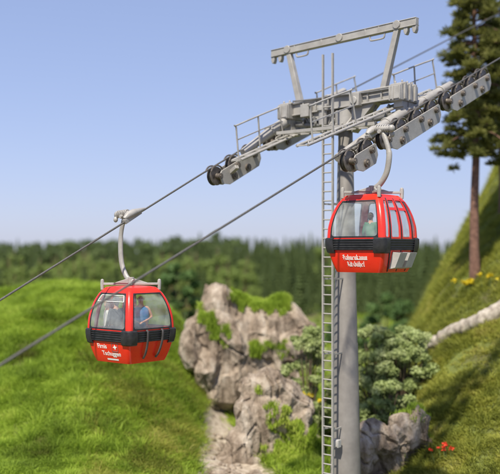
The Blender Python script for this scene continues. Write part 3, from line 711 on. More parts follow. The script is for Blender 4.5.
for side in (-1, 1):
    e = bpy.data.objects.new('sheave_train', None); link(e, tower); xr = side*2.64
    groups = [(-3.9, -3.0), (-2.1, -1.18, -.26, .66), (1.55, 2.42, 3.29, 4.16)]
    if side < 0: groups = [(-3.45, -2.6, -1.75), (-.7, .2, 1.1, 2.0), (2.9, 3.8)]
    for g in groups:
        for t in g:
            o = bpy.data.objects.new('sheave', shm); link(o, e); o.location = on(t, -.295, xr)
        for so in (-1, 1):
            if so*side < 0 and side > 0: pass
            mb = MB(); xo = xr+so*.15
            a = on(g[0]-(.12 if len(g) > 2 else .3), -.30, xo); b = on(g[-1]+.32, -.30, xo)
            # tapered side plate
            t0 = g[0]+.12; t1 = g[-1]+.3
            prof = [on(t0-.1, -.32, xo), on(t0+.05, -.2, xo), on(t1-.05, -.2, xo), on(t1, -.26, xo), on(t1-.02, -.55, xo), on(t1-.2, -.74, xo), on(t0+.25, -.74, xo), on(t0-.06, -.58, xo)]
            mb.prism([p-Vector((so*.02, 0, 0)) for p in prof], (so*.04, 0, 0))
            tp('side_plate', mb, M['grey'], e, .008)
            for t in g:
                o = bpy.data.objects.new('axle_cap', cap_me[so]); link(o, e); o.location = on(t, -.31, xo)
            for t in ([(g[0]+g[1])/2+.2, (g[-1]+g[-2])/2] if len(g) > 2 else [(g[0]+g[-1])/2+.1]):
                o = bpy.data.objects.new('pivot_cap', piv_me[so]); link(o, e); o.location = on(t, -.56, xo)
        for t in g:     # polished guard that arches over each wheel, outboard
            for so in (-1, 1):
                o = bpy.data.objects.new('rope_guard', grd_me); link(o, e); o.location = on(t, -.295, xr+so*.115); 
    # main beam alongside, inboard, and its outriggers
    xb = side*2.18
    t0, t1 = (-3.7, 2.9) if side > 0 else (-2.5, 3.2)
    ob_ = 0 if side > 0 else .3
    mb = MB(); cvp = [on(t0, -.25+ob_, xb), on(-1, -.12+ob_, xb), on(0, -.1+ob_, xb), on(t1, -.1+ob_, xb)]
    mb.tube([cvp[0], cvp[1], cvp[2], cvp[3]], [.12, .17, .17, .13], 18)
    for k in range(-1, 3, 1): mb.cyl(on(k*1.1-.05, -.11+ob_, xb), on(k*1.1+.02, -.11+ob_, xb), .19, 18)
    tp('support_beam', mb, M['grey'], e)
    for t in ([-3.4, -1.64, .2, 2.08] if side > 0 else [-2.9, -.2, 1.6, 3.0]):
        mb = MB(); mb.bar(on(t, -.25, xb), on(t, -.45, xr-side*.1), .14, .12); mb.cyl(on(t, -.45, xr-side*.16), on(t, -.45, xr-side*.05), .12, 14); tp('bracket', mb, M['grey'], e)
    # catwalk: two longitudinal tubes with cross lattice, inboard
    cw = bpy.data.objects.new('catwalk', None); link(cw, tower)
    x1, x2 = side*1.97, side*1.6; ta, tb = (-4.7, 2.6) if side > 0 else (-3.3, 3.7)
    mb = MB(); cz = 0; slope = (lambda y0, dz, x: Vector((x, y0, H(4.43+.34*y0)+dz))) if side > 0 else (lambda y0, dz, x: Vector((x, y0, H(3.97+.37*y0)+dz)))
    for xx in (x1, x2): mb.tube([slope(ta, cz, xx), slope(tb, cz, xx)], .042, 10)
    t = ta
    while t < tb:
        mb.bar(slope(t, cz, x1), slope(t, cz, x2), .04, .04); 
        if t+.55 < tb: mb.bar(slope(t, cz, x1), slope(t+.55, cz, x2), .03, .03)
        t += .55
    tp('deck', mb, M['grey'], cw, 0)
    spans = ((-4.6, -2.6), (-.27, 2.15)) if side > 0 else ((-3.1, -.95), (1.15, 3.5))
    for (a, b) in spans:
        for xx in ((x1,) if side < 0 else (x1, )):
            mb = MB(); hh = 1.04; n = 3
            base0 = slope(a+.12, cz, xx); base1 = slope(b+.25, cz, xx)
            top0 = slope(a, cz+hh, xx); top1 = slope(b-.05, cz+hh, xx)
            mb.tube(curve([base0, base0.lerp(top0, .92), top0+Vector((0, .08, .02)), top1-Vector((0, .1, .03)), top1.lerp(base1, .08), base1], 4), .027, 8)
            mb.bar(base0.lerp(top0, .55), base1.lerp(top1, .55), .035, .035)
            mb.bar(slope((a+b)/2+.1, cz, xx), slope((a+b)/2, cz+hh, xx), .04, .04)
            mb.build('handrail', M['grey'], cw)
# cross catwalk joining both sides in front of the pole head
mb = MB(); cw = bpy.data.objects.new('cross_catwalk', None); link(cw, tower); yy = -1.15; zz = rope_z(yy)-.05
for y_ in (yy, yy+.55):
    mb.bar((-1.9, y_, zz), (1.9, y_, zz), .07, .1)
for k in range(9): x = -1.8+k*.45; mb.bar((x, yy, zz), (x, yy+.55, zz), .05, .05); 
for k in range(8): x = -1.8+k*.45; mb.bar((x, yy, zz), (x+.45, yy+.55, zz), .03, .03)
for s in (-1, 1): mb.bar((s*.35, yy+.5, zz), (s*.35, 0, zc-.3), .06, .06)
tp('deck', mb, M['grey'], cw, 0)
# the arm and its frame rise a little towards the outer side
for o in list(tower.children)+list(lf.children):
    if o.name.split('.')[0] in ('crossarm', 'end_block', 'gusset', 'winch', 'control_box', 'beam', 'post', 'hook', 'handle'):
        for v_ in o.data.vertices: v_.co.z += .042*(v_.co.x+1.2)
        o.data.update()

# cables
def tw(p): return tower_m @ Vector(p)
tower_m = Matrix.Translation((TX, TYY, tbase)) @ Matrix.Rotation(ROT, 4, 'Z')
def cable(side, label):
    pts = []
    for t in [-24, -18, -12, -8, -6, -4, -2, 0, 2, 4, 6, 10, 16, 24, 40, 70]:
        pts.append(tw((side*2.64, t, rope_z(t, side))))
    o = MB(); c0 = pts[0]; o.tube([p-c0 for p in pts], .027, 10); ob = o.build('haul_cable', M['chain']); ob.location = c0
    tag(ob, label, 'cable')
cable(-1, 'far steel haul cable carrying the left gondola')
cable(1, 'near steel haul cable running over the outer wheels, carrying the right gondola')

# ------------------------------------------------------------------ gondolas
HZ = [(0, .74), (.06, .77), (.3, .845), (.6, .915), (.95, .945), (1.3, .925), (1.6, .865), (1.85, .785), (2.05, .69), (2.16, .60)]
def half(z): return float(np.interp(z, [a for a, _ in HZ], [b for _, b in HZ]))
HZf = [(k*2.16/60, 0) for k in range(61)]
_s = [half(k*2.16/60) for k in range(61)]
for _ in range(3): _s = [_s[0]]+[(_s[i-1]+_s[i]*2+_s[i+1])/4 for i in range(1, 60)]+[_s[60]]
def half(z): return float(np.interp(z, [k*2.16/60 for k in range(61)], _s))
RC = .11
def rotk(k, p):
    for _ in range(k % 4): p = (-p[1], p[0], p[2])
    return Vector(p)
# face k: 0 = -y end, 1 = +x side, 2 = +y end, 3 = -x side
def S(k, u, z, off=0):
    h = half(z); w = h-RC
    return rotk(k, (u*w, -(h+off), z))
def corner(k, a, z, off=0):
    """arc from face k to face k+1, a in 0..1"""
    h = half(z); w = h-RC; th = a*PI/2; rr = RC+off
    return rotk(k, (w+rr*math.sin(th), -(w+rr*math.cos(th)), z))
def grid_slab(mb, fo, fi, nu, nv, closed=False):
    """fo/fi(i,j) outer and inner points"""
    cu = nu if closed else nu+1
    vs = [fo(i, j) for j in range(nv+1) for i in range(cu)]+[fi(i, j) for j in range(nv+1) for i in range(cu)]
    n = cu*(nv+1); ix = lambda i, j: j*cu+(i % cu if closed else i); fs = []
    for j in range(nv):
        for i in range(nu):
            fs.append((ix(i, j), ix(i+1, j), ix(i+1, j+1), ix(i, j+1))); fs.append((n+ix(i, j), n+ix(i, j+1), n+ix(i+1, j+1), n+ix(i+1, j)))
    for i in range(nu):
        fs.append((ix(i, 0), n+ix(i, 0), n+ix(i+1, 0), ix(i+1, 0))); fs.append((ix(i, nv), ix(i+1, nv), n+ix(i+1, nv), n+ix(i, nv)))
    if not closed:
        for j in range(nv):
            fs.append((ix(0, j), ix(0, j+1), n+ix(0, j+1), n+ix(0, j))); fs.append((ix(nu, j), n+ix(nu, j), n+ix(nu, j+1), ix(nu, j+1)))
    mb.add(vs, fs)
def panel(mb, k, u0, u1, z0, z1, o0, o1, nv=8, nu=2):
    g = lambda o: (lambda i, j: S(k, u0+(u1-u0)*i/nu, z0+(z1-z0)*j/nv, o))
    grid_slab(mb, g(o1), g(o0), nu, nv)
def rrect(u0, u1, z0, z1, r, n=12):
    out = []; w = lambda: None
    sx = r/.8
    for (cx, cz, a0) in ((u1-sx, z0+r, -PI/2), (u1-sx, z1-r, 0), (u0+sx, z1-r, PI/2), (u0+sx, z0+r, PI)):
        out += [(cx+sx*math.cos(a0+PI/2*i/(n-1)), cz+r*math.sin(a0+PI/2*i/(n-1))) for i in range(n)]
    res = []    # add points on long sides so curvature is followed
    for i in range(len(out)):
        a, b = out[i], out[(i+1) % len(out)]; res.append(a)
        if math.hypot(a[0]-b[0], a[1]-b[1]) > .15:
            for q_ in range(1, 8): res.append((a[0]+(b[0]-a[0])*q_/8, a[1]+(b[1]-a[1])*q_/8))
    return res
def ring(mb, k, outer, inner, o0, o1, rr=.07):
    a = rrect(*outer, .0005); b = rrect(*inner, rr); m = 3
    pt_ = lambda i, j: (a[i][0]+(b[i][0]-a[i][0])*j/m, a[i][1]+(b[i][1]-a[i][1])*j/m)
    n = min(len(a), len(b)); a = a[:n]; b = b[:n]
    grid_slab(mb, lambda i, j: S(k, *pt_(i % n, j), o1), lambda i, j: S(k, *pt_(i % n, j), o0), n, m, True)
def match_rr(outer, inner, rr):
    return None
def ring2(mb, k, outer, inner, o0, o1, rr=.07):
    """ring between a rectangle and a rounded rectangle, same sampling on both"""
    def samp(u0, u1, z0, z1, r):
        sx = r/.8; pts = []
        cs = [(u1-sx, z0+r, -PI/2), (u1-sx, z1-r, 0), (u0+sx, z1-r, PI/2), (u0+sx, z0+r, PI)]
        for c in range(4):
            cx, cz_, a0 = cs[c]; arc = [(cx+sx*math.cos(a0+PI/2*i/6), cz_+r*math.sin(a0+PI/2*i/6)) for i in range(7)]
            nx, nz, na = cs[(c+1) % 4]; e0 = arc[-1]; e1 = (nx+sx*math.cos(na), nz+r*math.sin(na))
            pts += arc+[(e0[0]+(e1[0]-e0[0])*q_/8, e0[1]+(e1[1]-e0[1])*q_/8) for q_ in range(1, 8)]
        return pts
    b = samp(*inner, rr); a = samp(*outer, .002); n = len(a); m = 2
    f = lambda o: (lambda i, j: S(k, a[i % n][0]+(b[i % n][0]-a[i % n][0])*j/m, a[i % n][1]+(b[i % n][1]-a[i % n][1])*j/m, o))
    grid_slab(mb, f(o1), f(o0), n, m, True)
    return b
def pane(mb, k, u0, u1, z0, z1, off, rr=.06, nv=16):
    """single curved glass sheet with a little thickness"""
    panel(mb, k, u0, u1, z0, z1, off-.006, off, nv, 2)

def blackletter(txt, size):
    """broad-nib strokes; returns list of quads (2D) and the width"""
    G_ = {'n': [[(0, .62), (.1, .7), (.1, .06), (.2, 0)], [(.1, .55), (.35, .7), (.35, .06), (.45, 0)]],
          'm': [[(0, .62), (.1, .7), (.1, .06), (.2, 0)], [(.1, .55), (.35, .7), (.35, .06), (.42, 0)], [(.35, .55), (.6, .7), (.6, .06), (.7, 0)]],
          'h': [[(.0, 1.0), (.1, 1.05), (.1, .06), (.2, 0)], [(.1, .55), (.35, .7), (.38, .1), (.25, -.2)]],
          'a': [[(.05, .6), (.2, .7), (.36, .62), (.36, .06), (.46, 0)], [(.36, .4), (.08, .28), (.08, .06), (.2, 0), (.36, .1)]],
          'e': [[(.38, .1), (.2, 0), (.08, .1), (.08, .58), (.25, .7), (.36, .5), (.1, .3)]],
          'k': [[(.0, 1.0), (.1, 1.05), (.1, .06), (.2, 0)], [(.1, .5), (.3, .7), (.36, .55), (.14, .4), (.36, .06), (.44, 0)]],
          'i': [[(0, .62), (.1, .7), (.1, .06), (.2, 0)], [(.06, .92), (.14, .86)]],
          't': [[(.1, .95), (.1, .06), (.24, 0)], [(0, .66), (.26, .66)]],
          'z': [[(.04, .64), (.3, .68), (.1, .36), (.34, .3), (.34, .0), (.1, -.2)]],
          'b': [[(.0, 1.0), (.1, 1.05), (.1, .06), (.22, 0), (.38, .1), (.38, .58), (.26, .7), (.1, .56)]],
          'u': [[(0, .62), (.1, .7), (.1, .06), (.22, 0), (.37, .12)], [(.32, .7), (.38, .66), (.38, .06), (.48, 0)], [(.1, .92), (.15, .88)], [(.32, .92), (.37, .88)]],
          'l': [[(.0, 1.0), (.1, 1.05), (.1, .06), (.22, 0)]],
          'H': [[(.0, .85), (.15, 1.0), (.22, .8), (.16, .1), (.0, .0)], [(.18, .6), (.4, .75), (.55, .6), (.55, .15), (.38, -.12)], [(.22, 1.0), (.5, .95)], [(.0, .5), (.2, .45)]],
          'K': [[(.0, .85), (.15, 1.0), (.2, .8), (.16, .1), (.0, .0)], [(.18, .5), (.4, .85), (.55, 1.0)], [(.2, .5), (.45, .4), (.45, .12), (.6, .0)], [(.05, .5), (.3, .5)]]}
    adv = {'m': .78, 'i': .24, 'l': .26, 't': .3, 'H': .68, 'K': .66}
    x = 0; quads = []; nib = (.075, .06)
    for ch in txt:
        if ch == ' ': x += .3; continue
        for st in G_[ch]:
            for (a, b) in zip(st[:-1], st[1:]):
                quads.append([((x+p[0]+sx*nib[0])*size, (p[1]+sx*nib[1])*size) for p, sx in ((a, -1), (b, -1), (b, 1), (a, 1))])
        x += adv.get(ch, .52)
    return quads, x*size
def lettering_black(k, lines, parent):
    mb = MB(); off = .004
    for (txt, size, uc, zb) in lines:
        qs, w = blackletter(txt, size)
        for i, q_ in enumerate(qs):
            hh = half(zb)-RC
            mb.prism([S(k, uc+(p[0]-w/2)/hh, zb+p[1], off+.0003*(i % 5)) for p in q_], S(k, 0, zb, .003)-S(k, 0, zb, 0))
    return mb.build('lettering', M['white'], parent, False)
def lettering_font(k, lines, parent, extra=None):
    mb = MB()
    for (txt, size, uc, zb) in lines:
        cu = bpy.data.curves.new('t', 'FONT'); cu.body = txt; cu.size = size; cu.offset = size*.025; cu.align_x = 'CENTER'; cu.resolution_u = 3
        o = bpy.data.objects.new('t', cu); C.objects.link(o); bpy.context.view_layer.update()
        me = bpy.data.meshes.new_from_object(o.evaluated_get(bpy.context.evaluated_depsgraph_get()))
        hh = half(zb)-RC
        vs = [S(k, uc+v_.co.x/hh, zb+v_.co.y, .005) for v_ in me.vertices]; mb.add(vs, [tuple(p.vertices) for p in me.polygons])
        bpy.data.objects.remove(o)
    if extra: extra(mb)
    return mb.build('lettering', M['white'], parent, False)

def make_cabin(label, loc, rz, doors, text_face, back_face, rope_h, hx, scl):
    e = empty('gondola_cabin', loc, rz); e.scale = scl; rope_h = rope_h/scl[2]; tag(e, label, 'gondola', 'red cable car cabins')
    T = .035; zt_ = 2.16
    faces = [0, 1, 2, 3]
    # red shell: lower skirt, corner posts, window frames, roof rim
    mb = MB()
    n = 8
    def perim(i, z, off):   # i over 4*(nf+nc)
        nf, nc = 6, 6; per = nf+nc; k, j = divmod(i % (4*per), per)
        return S(k, -1+2*j/nf, z, off) if j < nf else corner(k, (j-nf)/nc, z, off)
    zl = [0, .05, .15, .3, .45, .6, .66]
    grid_slab(mb, lambda i, j: perim(i, zl[j], 0), lambda i, j: perim(i, zl[j], -T), 48, len(zl)-1, True)
    zr = [2.1, 2.13, 2.16]
    grid_slab(mb, lambda i, j: perim(i, zr[j], .002), lambda i, j: perim(i, zr[j], -T), 48, 2, True)
    # roof crown
    rings_ = [(1.0, 2.16), (.92, 2.205), (.7, 2.235), (.35, 2.25), (.02, 2.255)]
    for (a, b) in zip(rings_[:-1], rings_[1:]):
        vs = []
        for (s, z) in (a, b): vs += [Vector((p.x*s, p.y*s, z)) for p in (perim(i, 2.16, .002) for i in range(48))]
        mb.add(vs, [(i, (i+1) % 48, 48+(i+1) % 48, 48+i) for i in range(48)])
    for k in faces:
        zs_ = [.62+(2.11-.62)*j/16 for j in range(17)]
        grid_slab(mb, lambda i, j: corner(k, i/6, zs_[j], .001), lambda i, j: corner(k, i/6, zs_[j], -T), 6, 16)
        if not (k == 1 and doors):
            ring2(mb, k, (-1, 1, .64, 2.11), (-.93, .93, 1.0, 2.04), -T, 0, .09)
        else:
            ring2(mb, k, (-1, -.70, .64, 2.11), (-.95, -.75, 1.0, 2.04), -T, 0, .05)
            ring2(mb, k, (.70, 1, .64, 2.11), (.75, .95, 1.0, 2.04), -T, 0, .05)
    mb.build('shell', M['red'], e)
    # floor
    mb = MB(); vs = [perim(i, .02, -.02) for i in range(48)]; mb.prism(vs, (0, 0, .05)); mb.build('floor', M['floor'], e)
    # doors
    if doors:
        for (u0, u1) in ((-.69, -.005), (.005, .69)):
            mb = MB(); ring2(mb, 1, (u0, u1, .95, 1.80), (u0+.09, u1-.09, 1.0, 1.76), -T, .012, .05)
            ring2(mb, 1, (u0, u1, 1.80, 2.11), (u0+.09, u1-.09, 1.84, 2.05), -T, .012, .04)
            panel(mb, 1, u0, u1, .02, .95, -T, .012, 10)
            d = mb.build('door', M['red'], e)
            mb = MB(); pane(mb, 1, u0+.07, u1-.07, .98, 2.07, -.008); mb.build('pane', M['glass'], d)
            mb = MB(); c = u0+.345; zc_ = .33     # ski rack: solid tilted bin, black sheet on top painted as shaded opening
            o_ = S(1, c, zc_, 0).x; y0 = S(1, c-.29, zc_).y; y1 = S(1, c+.29, zc_).y; y0 += .03; y1 -= .03
            xb, xt = half(.12)+.02, half(.56)+.02
            prof = [(xb, .10), (xb+.20, .14), (xt+.26, .56), (xt, .58)]
            mb.prism([Vector((p[0], y0, p[1])) for p in prof], (0, y1-y0, 0))
            mb.cur = 1; mb.prism([Vector((xt+.03, y0+.03, .575)), Vector((xt+.22, y0+.03, .563)), Vector((xt+.22, y1-.03, .563)), Vector((xt+.03, y1-.03, .575))], (0, 0, .004))
            mb.build('ski_rack', [M['box'], M['black']], d, True, .02)
        for u in (-.70, 0, .70): mb = MB(); panel(mb, 1, u-.028, u+.028, .03, 2.11, .0, .02, 18, 1); mb.build('door_seal', M['black'], e)
    for k in faces:
        if k == 1 and doors:
            for (ua, ub) in ((-.97, -.73), (.73, .97)): mb = MB(); pane(mb, k, ua, ub, .97, 2.06, -.012); mb.build('side_window', M['glass'], e)
        else:
            w_ = MB(); ring2(w_, k, (-.945, .945, .985, 2.05), (-.905, .905, 1.025, 2.015), -.02, .005, .09); f = w_.build('window_seal', M['black'], e)
            mb = MB(); pane(mb, k, -.93, .93, .99, 2.045, -.008); mb.build('pane', M['glass'], f)
    # bumpers
    mb = MB()
    for k in faces:
        panel(mb, k, -1, 1, .63, .95, 0, .03 if not (k == 1 and doors) else .026, 2)
        for z in (.66, .72, .79, .86, .92):
            mb.tube([S(k, u, z, .035) for u in (-1, -.5, 0, .5, 1)], .014, 8)
    mb.build('bumper', M['black'], e)
    for k in faces:
        mb = MB(); zz_ = [.54, .57, .7, .85, .95, .985]; ofs = [.02, .055, .07, .07, .06, .02]
        def pc(i, z, off):
            if i < 2: return S(k, .80+.1*i, z, off)
            if i > 8: return S(k+1, -.9+.1*(i-9), z, off)
            return corner(k, (i-2)/6, z, off)
        grid_slab(mb, lambda i, j: pc(i, zz_[j], ofs[j]), lambda i, j: pc(i, zz_[j], 0), 10, 5)
        mb.build('corner_guard', M['black'], e)
    # benches
    for k in (0, 2):
        mb = MB(); sgn = -1 if k == 0 else 1
        mb.box((0, sgn*.62, .42), (1.3, .36, .08)); mb.box((0, sgn*.60, .22), (1.2, .06, .34)); mb.box((0, sgn*.775, .68), (1.3, .06, .42)); mb.build('bench', M['seat'], e, True, .02)
    # roof frame
    mb = MB(); zf = 2.30; c = .60
    for s in (-1, 1):
        a0 = .15 if text_face == 2 and s < 0 else c; mb.bar((-a0, -a0*s, zf), (c, c*s, zf+.0015*s), .09, .07)
    for sx in (-1, 1):
        for sy in (-1, 1):
            if text_face == 2 and (sx, sy) == (-1, 1): continue
            mb.tube([(sx*c, sy*c, 2.12), (sx*c, sy*c, 2.34), (sx*c, sy*c, 2.42), (sx*c, sy*c, 2.45)], [.05, .06, .05, .02], 10)
    for (dx, dy) in ((1, 1), (-1, -1), (1, -1), (-1, 1)):
        if text_face == 2 and (dx, dy) == (-1, 1): continue
        mb.prism([Vector((dx*.05, dy*.05, zf+.02)), Vector((dx*.36, dy*.36, zf+.03)), Vector((dx*.05, dy*.05, zf+.17))], Vector((-dy*.05, dx*.05, 0)))
    mb.cyl((0, 0, 2.25), (0, 0, 2.5), .10, 14)
    rf = mb.build('roof_frame', M['grey'], e, True, .01)
    # hanger: flat curved arm that bulges outward, then the grip on the cable
    mb = MB(); rh = rope_h
    cv = curve([(-.12, 0, 2.36), (.08, 0, 2.42), (.30*hx/.6, 0, 2.56), (.50*hx/.6, 0, 2.85), (hx*.98, 0, 3.25), (hx*.94, 0, rh-.45), (hx*.62, 0, rh+.02), (hx*.35, 0, rh+.14), (.12, 0, rh+.14)], 7)
    mb.tube(cv, [.085 if i < 34 else .075 for i in range(len(cv))], 14, squash=.8, up=(0, 1, 0)); hg = mb.build('hanger', M['grey'], e)
    d = Vector((0, 1, SL)).normalized() if text_face == 0 else Vector((0, -1, .46)).normalized()
    o0 = Vector((0, 0, rh)); mb = MB()
    mb.tube([o0-d*.3+Vector((0, 0, .10)), o0-d*.15+Vector((0, 0, .13)), o0+d*.1+Vector((0, 0, .12)), o0+d*.35+Vector((0, 0, .08)), o0+d*.66+Vector((0, 0, .04))], [.05, .11, .12, .085, .03], 12)
    mb.bar(o0-d*.3+Vector((0, 0, .0)), o0+d*.45, .13, .14, w2=.08, h2=.08)
    mb.cyl(o0+Vector((.08, 0, .16)), o0+Vector((.62, -.05, .12)), .075, 12)
    for q_ in range(6): mb.cyl(o0+Vector((.14+q_*.075, 0, .16-.005*q_)), o0+Vector((.18+q_*.075, 0, .16-.005*q_)), .115, 14)
    mb.ell(o0+Vector((.66, -.05, .12)), (.1, .1, .11)); mb.ell(o0+Vector((.62, .05, -.03)), (.07, .07, .09)); mb.bar(o0+Vector((.6, 0, .1)), o0+Vector((.62, .04, -.05)), .08, .08)
    mb.cyl(o0+Vector((.3, -.14, .05)), o0+Vector((.3, .16, .05)), .06, 12)
    mb.build('grip', M['grey'], hg, True, .008)
    return e

cabR_t = -2.55; pR = tw((2.64, cabR_t, rope_z(cabR_t)))
cabR_z = CZ-.62
cabR = make_cabin('red gondola in front of the tower with grey ski racks and Gothic white lettering',
                  (pR.x, pR.y, cabR_z), ROT, True, 0, 1, pR.z-cabR_z, .56, (1, 1, .975))
lettering_black(0, [('Hahnenkamm', .135, 0, .36), ('Kitzbuhel', .135, .0, .17)], cabR)
cabL_t = -6.88; pL = tw((-2.64, cabL_t, rope_z(cabL_t, -1)))
cabL_z = CZ-3.12
cabL = make_cabin('red gondola cabin hanging left over the hill, people visible behind its windows',
                  (pL.x, pL.y, cabL_z), ROT+PI, True, 2, 3, pL.z-cabL_z, .46, (.945, .945, .94))
def sign(mb):
    # white bar, and a small bird-like four pointed mark inside a red framed square
    k = 2
    hh = half(.1)-RC
    mb.add([S(k, u, z, .005) for (u, z) in ((-.22, .075), (.5, .075), (.5, .125), (-.22, .125))], [(0, 1, 2, 3)])
    c = (.36, .47)
    st = [(0, .085), (.03, .03), (.09, .02), (.035, -.02), (.01, -.085), (-.02, -.025), (-.08, -.01), (-.03, .03)]
    mb.add([S(k, c[0]+x/hh, c[1]+z, .009) for (x, z) in st], [tuple(range(8))])
lettering_font(2, [('Firnis', .185, -.36, .42), ('Tschuggen', .185, .12, .215)], cabL, sign)
mb = MB(); k = 2; c = (.36, .47); dd = .125
for (a, b) in (((-1, -1), (1, -1)), ((1, -1), (1, 1)), ((1, 1), (-1, 1)), ((-1, 1), (-1, -1))):
    hh = half(.45)-RC
    mb.bar(S(k, c[0]+a[0]*dd/hh, c[1]+a[1]*dd, .006), S(k, c[0]+b[0]*dd/hh, c[1]+b[1]*dd, .006), .012, .012)
mb.build('emblem_frame', M['greyd'], cabL)
for u in (-.33, .40):
    mb = MB(); p = curve([S(3, u, .97, .03), S(3, u, .9, .085), S(3, u-.02, .6, .10), S(3, u-.07, .3, .10), S(3, u-.10, .14, .05)], 5)
    mb.tube(p, .038, 10, squash=.7); mb.build('ski_holder', M['slot'], cabL)
mb = MB()
q4 = [(-.80, 1.80), (.82, 1.80), (.80, 1.98), (-.74, 1.98)]
for i in range(4):
    a, b = q4[i], q4[(i+1) % 4]
    mb.tube([S(2, a[0]+(b[0]-a[0])*s/6, a[1]+(b[1]-a[1])*s/6, .004) for s in range(7)], .010, 8)
mb.build('vent_frame', M['white'], cabL)

# ------------------------------------------------------------------ people
def skin_mesh(verts, edges, radii, sub=2):
    me = bpy.data.meshes.new('s'); me.from_pydata(verts, edges, []); o = bpy.data.objects.new('s', me); C.objects.link(o)
    o.modifiers.new('k', 'SKIN'); sl_ = me.skin_vertices[0].data if len(me.skin_vertices) else None
    if sl_ is None:
        bm = bmesh.new(); bm.from_mesh(me); bm.verts.layers.skin.verify(); bm.to_mesh(me); bm.free(); sl_ = me.skin_vertices[0].data
    for i, r_ in enumerate(radii): sl_[i].radius = r_ if isinstance(r_, tuple) else (r_, r_)
    sl_[0].use_root = True
    s_ = o.modifiers.new('sub', 'SUBSURF'); s_.levels = sub; s_.render_levels = sub
    bpy.context.view_layer.update()
    out = bpy.data.meshes.new_from_object(o.evaluated_get(bpy.context.evaluated_depsgraph_get())); bpy.data.objects.remove(o)
    return out
def person(label, loc, rz, sc, top, sleeves, hair, belly=0, hat=False, arms='clasp'):
    e = empty('person', loc, rz); e.scale = (sc*(1+.1*(belly > 1)), sc, sc); tag(e, label, 'person')
    if arms == 'clasp': el, wr, hd = (.27, .03, 1.16), (.12, -.22, 1.06), (.05, -.27, 1.03)
    else: el, wr, hd = (.24, .03, 1.14), (.25, -.12, .93), (.25, -.18, .86)
    V_ = [(0, 0, .95), (0, -.03*belly, 1.12), (0, 0, 1.32), (0, .01, 1.47), (0, 0, 1.55), (0, -.015, 1.65), (0, -.01, 1.735)]
    r_ = [(.15, .11), (.135+.05*belly, .10+.07*belly), (.165, .11), (.058, .058), (.062, .07), (.078, .095), (.055, .07)]
    E_ = [(0, 1), (1, 2), (2, 3), (3, 4), (4, 5), (5, 6)]
    ai = {}
    for s in (-1, 1):
        b = len(V_); V_ += [(s*.17, 0, 1.42), (s*el[0], el[1], el[2]), (s*wr[0], wr[1], wr[2]), (s*hd[0], hd[1], hd[2])]; r_ += [.058, .042, .028, (.036, .022)]
        E_ += [(2, b), (b, b+1), (b+1, b+2), (b+2, b+3)]
        b2 = len(V_); V_ += [(s*.09, 0, .88), (s*.10, -.01, .50), (s*.10, .02, .10), (s*.11, -.12, .05)]; r_ += [.09, .06, .042, (.04, .03)]
        E_ += [(0, b2), (b2, b2+1), (b2+1, b2+2), (b2+2, b2+3)]
    me = skin_mesh(V_, E_, r_)
    mb = MB(); mb.add([v_.co for v_ in me.vertices], [tuple(p.vertices) for p in me.polygons])
    # fingers and thumb, nose, ears, brows
    for s in (-1, 1):
        h_ = Vector((s*hd[0], hd[1], hd[2])); fd = (h_-Vector((s*wr[0], wr[1], wr[2]))).normalized(); side_ = fd.cross(Vector((0, 0, 1))).normalized(); dn = Vector((0, 0, -1))
        for q_ in range(4):
            b = h_+side_*(q_-1.5)*.019*1.0+fd*.01; ln = (.06, .075, .07, .052)[q_]
            mb.tube([b, b+fd*ln*.55+dn*.006, b+fd*ln+dn*.022], [.0095, .009, .006], 7)
        tb = h_-fd*.03+side_*s*.03; mb.tube([tb, tb+fd*.03+side_*s*.022, tb+fd*.06+side_*s*.018+dn*.01], [.011, .0105, .007], 7)
        mb.ell((s*.082, 0, 1.65), (.012, .022, .034), 8, 6)
    mb.tube([(0, -.098, 1.672), (0, -.125, 1.64), (0, -.108, 1.63)], [.009, .014, .008], 8)
    mb.cur = 1
    for s in (-1, 1): mb.ell((s*.032, -.094, 1.668), (.013, .008, .009), 8, 6)
    mb.cur = 2; mb.ell((0, -.100, 1.603), (.024, .008, .006), 8, 6)
    body = mb.build('body', [M['skin'], M['hair'], M['red']], e)
    # top
    g = .026
    V2 = V_[:3]+[(0, .01, 1.43)]; R2 = [(r_[i][0]+g, r_[i][1]+g) for i in range(3)]+[.075]; E2 = [(0, 1), (1, 2), (2, 3)]
    V2[0] = (0, 0, .80)
    for s in (-1, 1):
        b = len(V2); V2.append((s*.165, 0, 1.425)); R2.append(.068); E2.append((2, b))
        if sleeves: V2 += [(s*el[0], el[1], el[2]), (s*wr[0]*1.02, wr[1], wr[2])]; R2 += [.056, .042]; E2 += [(b, b+1), (b+1, b+2)]
    me2 = skin_mesh(V2, E2, R2); me2.materials.clear(); me2.materials.append(top); me2.shade_smooth()
    link(bpy.data.objects.new('jacket' if sleeves else 'shirt', me2), e)
    V3 = [(0, 0, 1.06), (0, 0, .92)]; R3 = [(.175, .135), (.175, .13)]; E3 = [(0, 1)]
    for s in (-1, 1):
        b = len(V3); V3 += [(s*.09, 0, .86), (s*.10, -.01, .50), (s*.10, .02, .12)]; R3 += [.105, .078, .062]; E3 += [(1, b), (b, b+1), (b+1, b+2)]
    me3 = skin_mesh(V3, E3, R3); me3.materials.clear(); me3.materials.append(M['trous']); me3.shade_smooth(); link(bpy.data.objects.new('trousers', me3), e)
    if hair is not None:
        mb = MB(); mb.ell((0, .018, 1.685), (.09, .098, .088), 14, 10)
        mb.v = [(x, y, z if y > -.02 or z > 1.70 else 1.70+.1*(z-1.70)) for (x, y, z) in mb.v]; mb.ell((0, .06, 1.62), (.07, .05, .08), 10, 8); mb.build('hair', hair, e)
    if hat:
        mb = MB(); mb.tube([(0, 0, 1.70), (0, 0, 1.712)], [.15, .145], 20); mb.tube([(0, 0, 1.71), (0, 0, 1.76), (0, 0, 1.80), (0, 0, 1.81)], [.10, .095, .075, .03], 18); mb.build('hat', M['hat'], e)
    return e
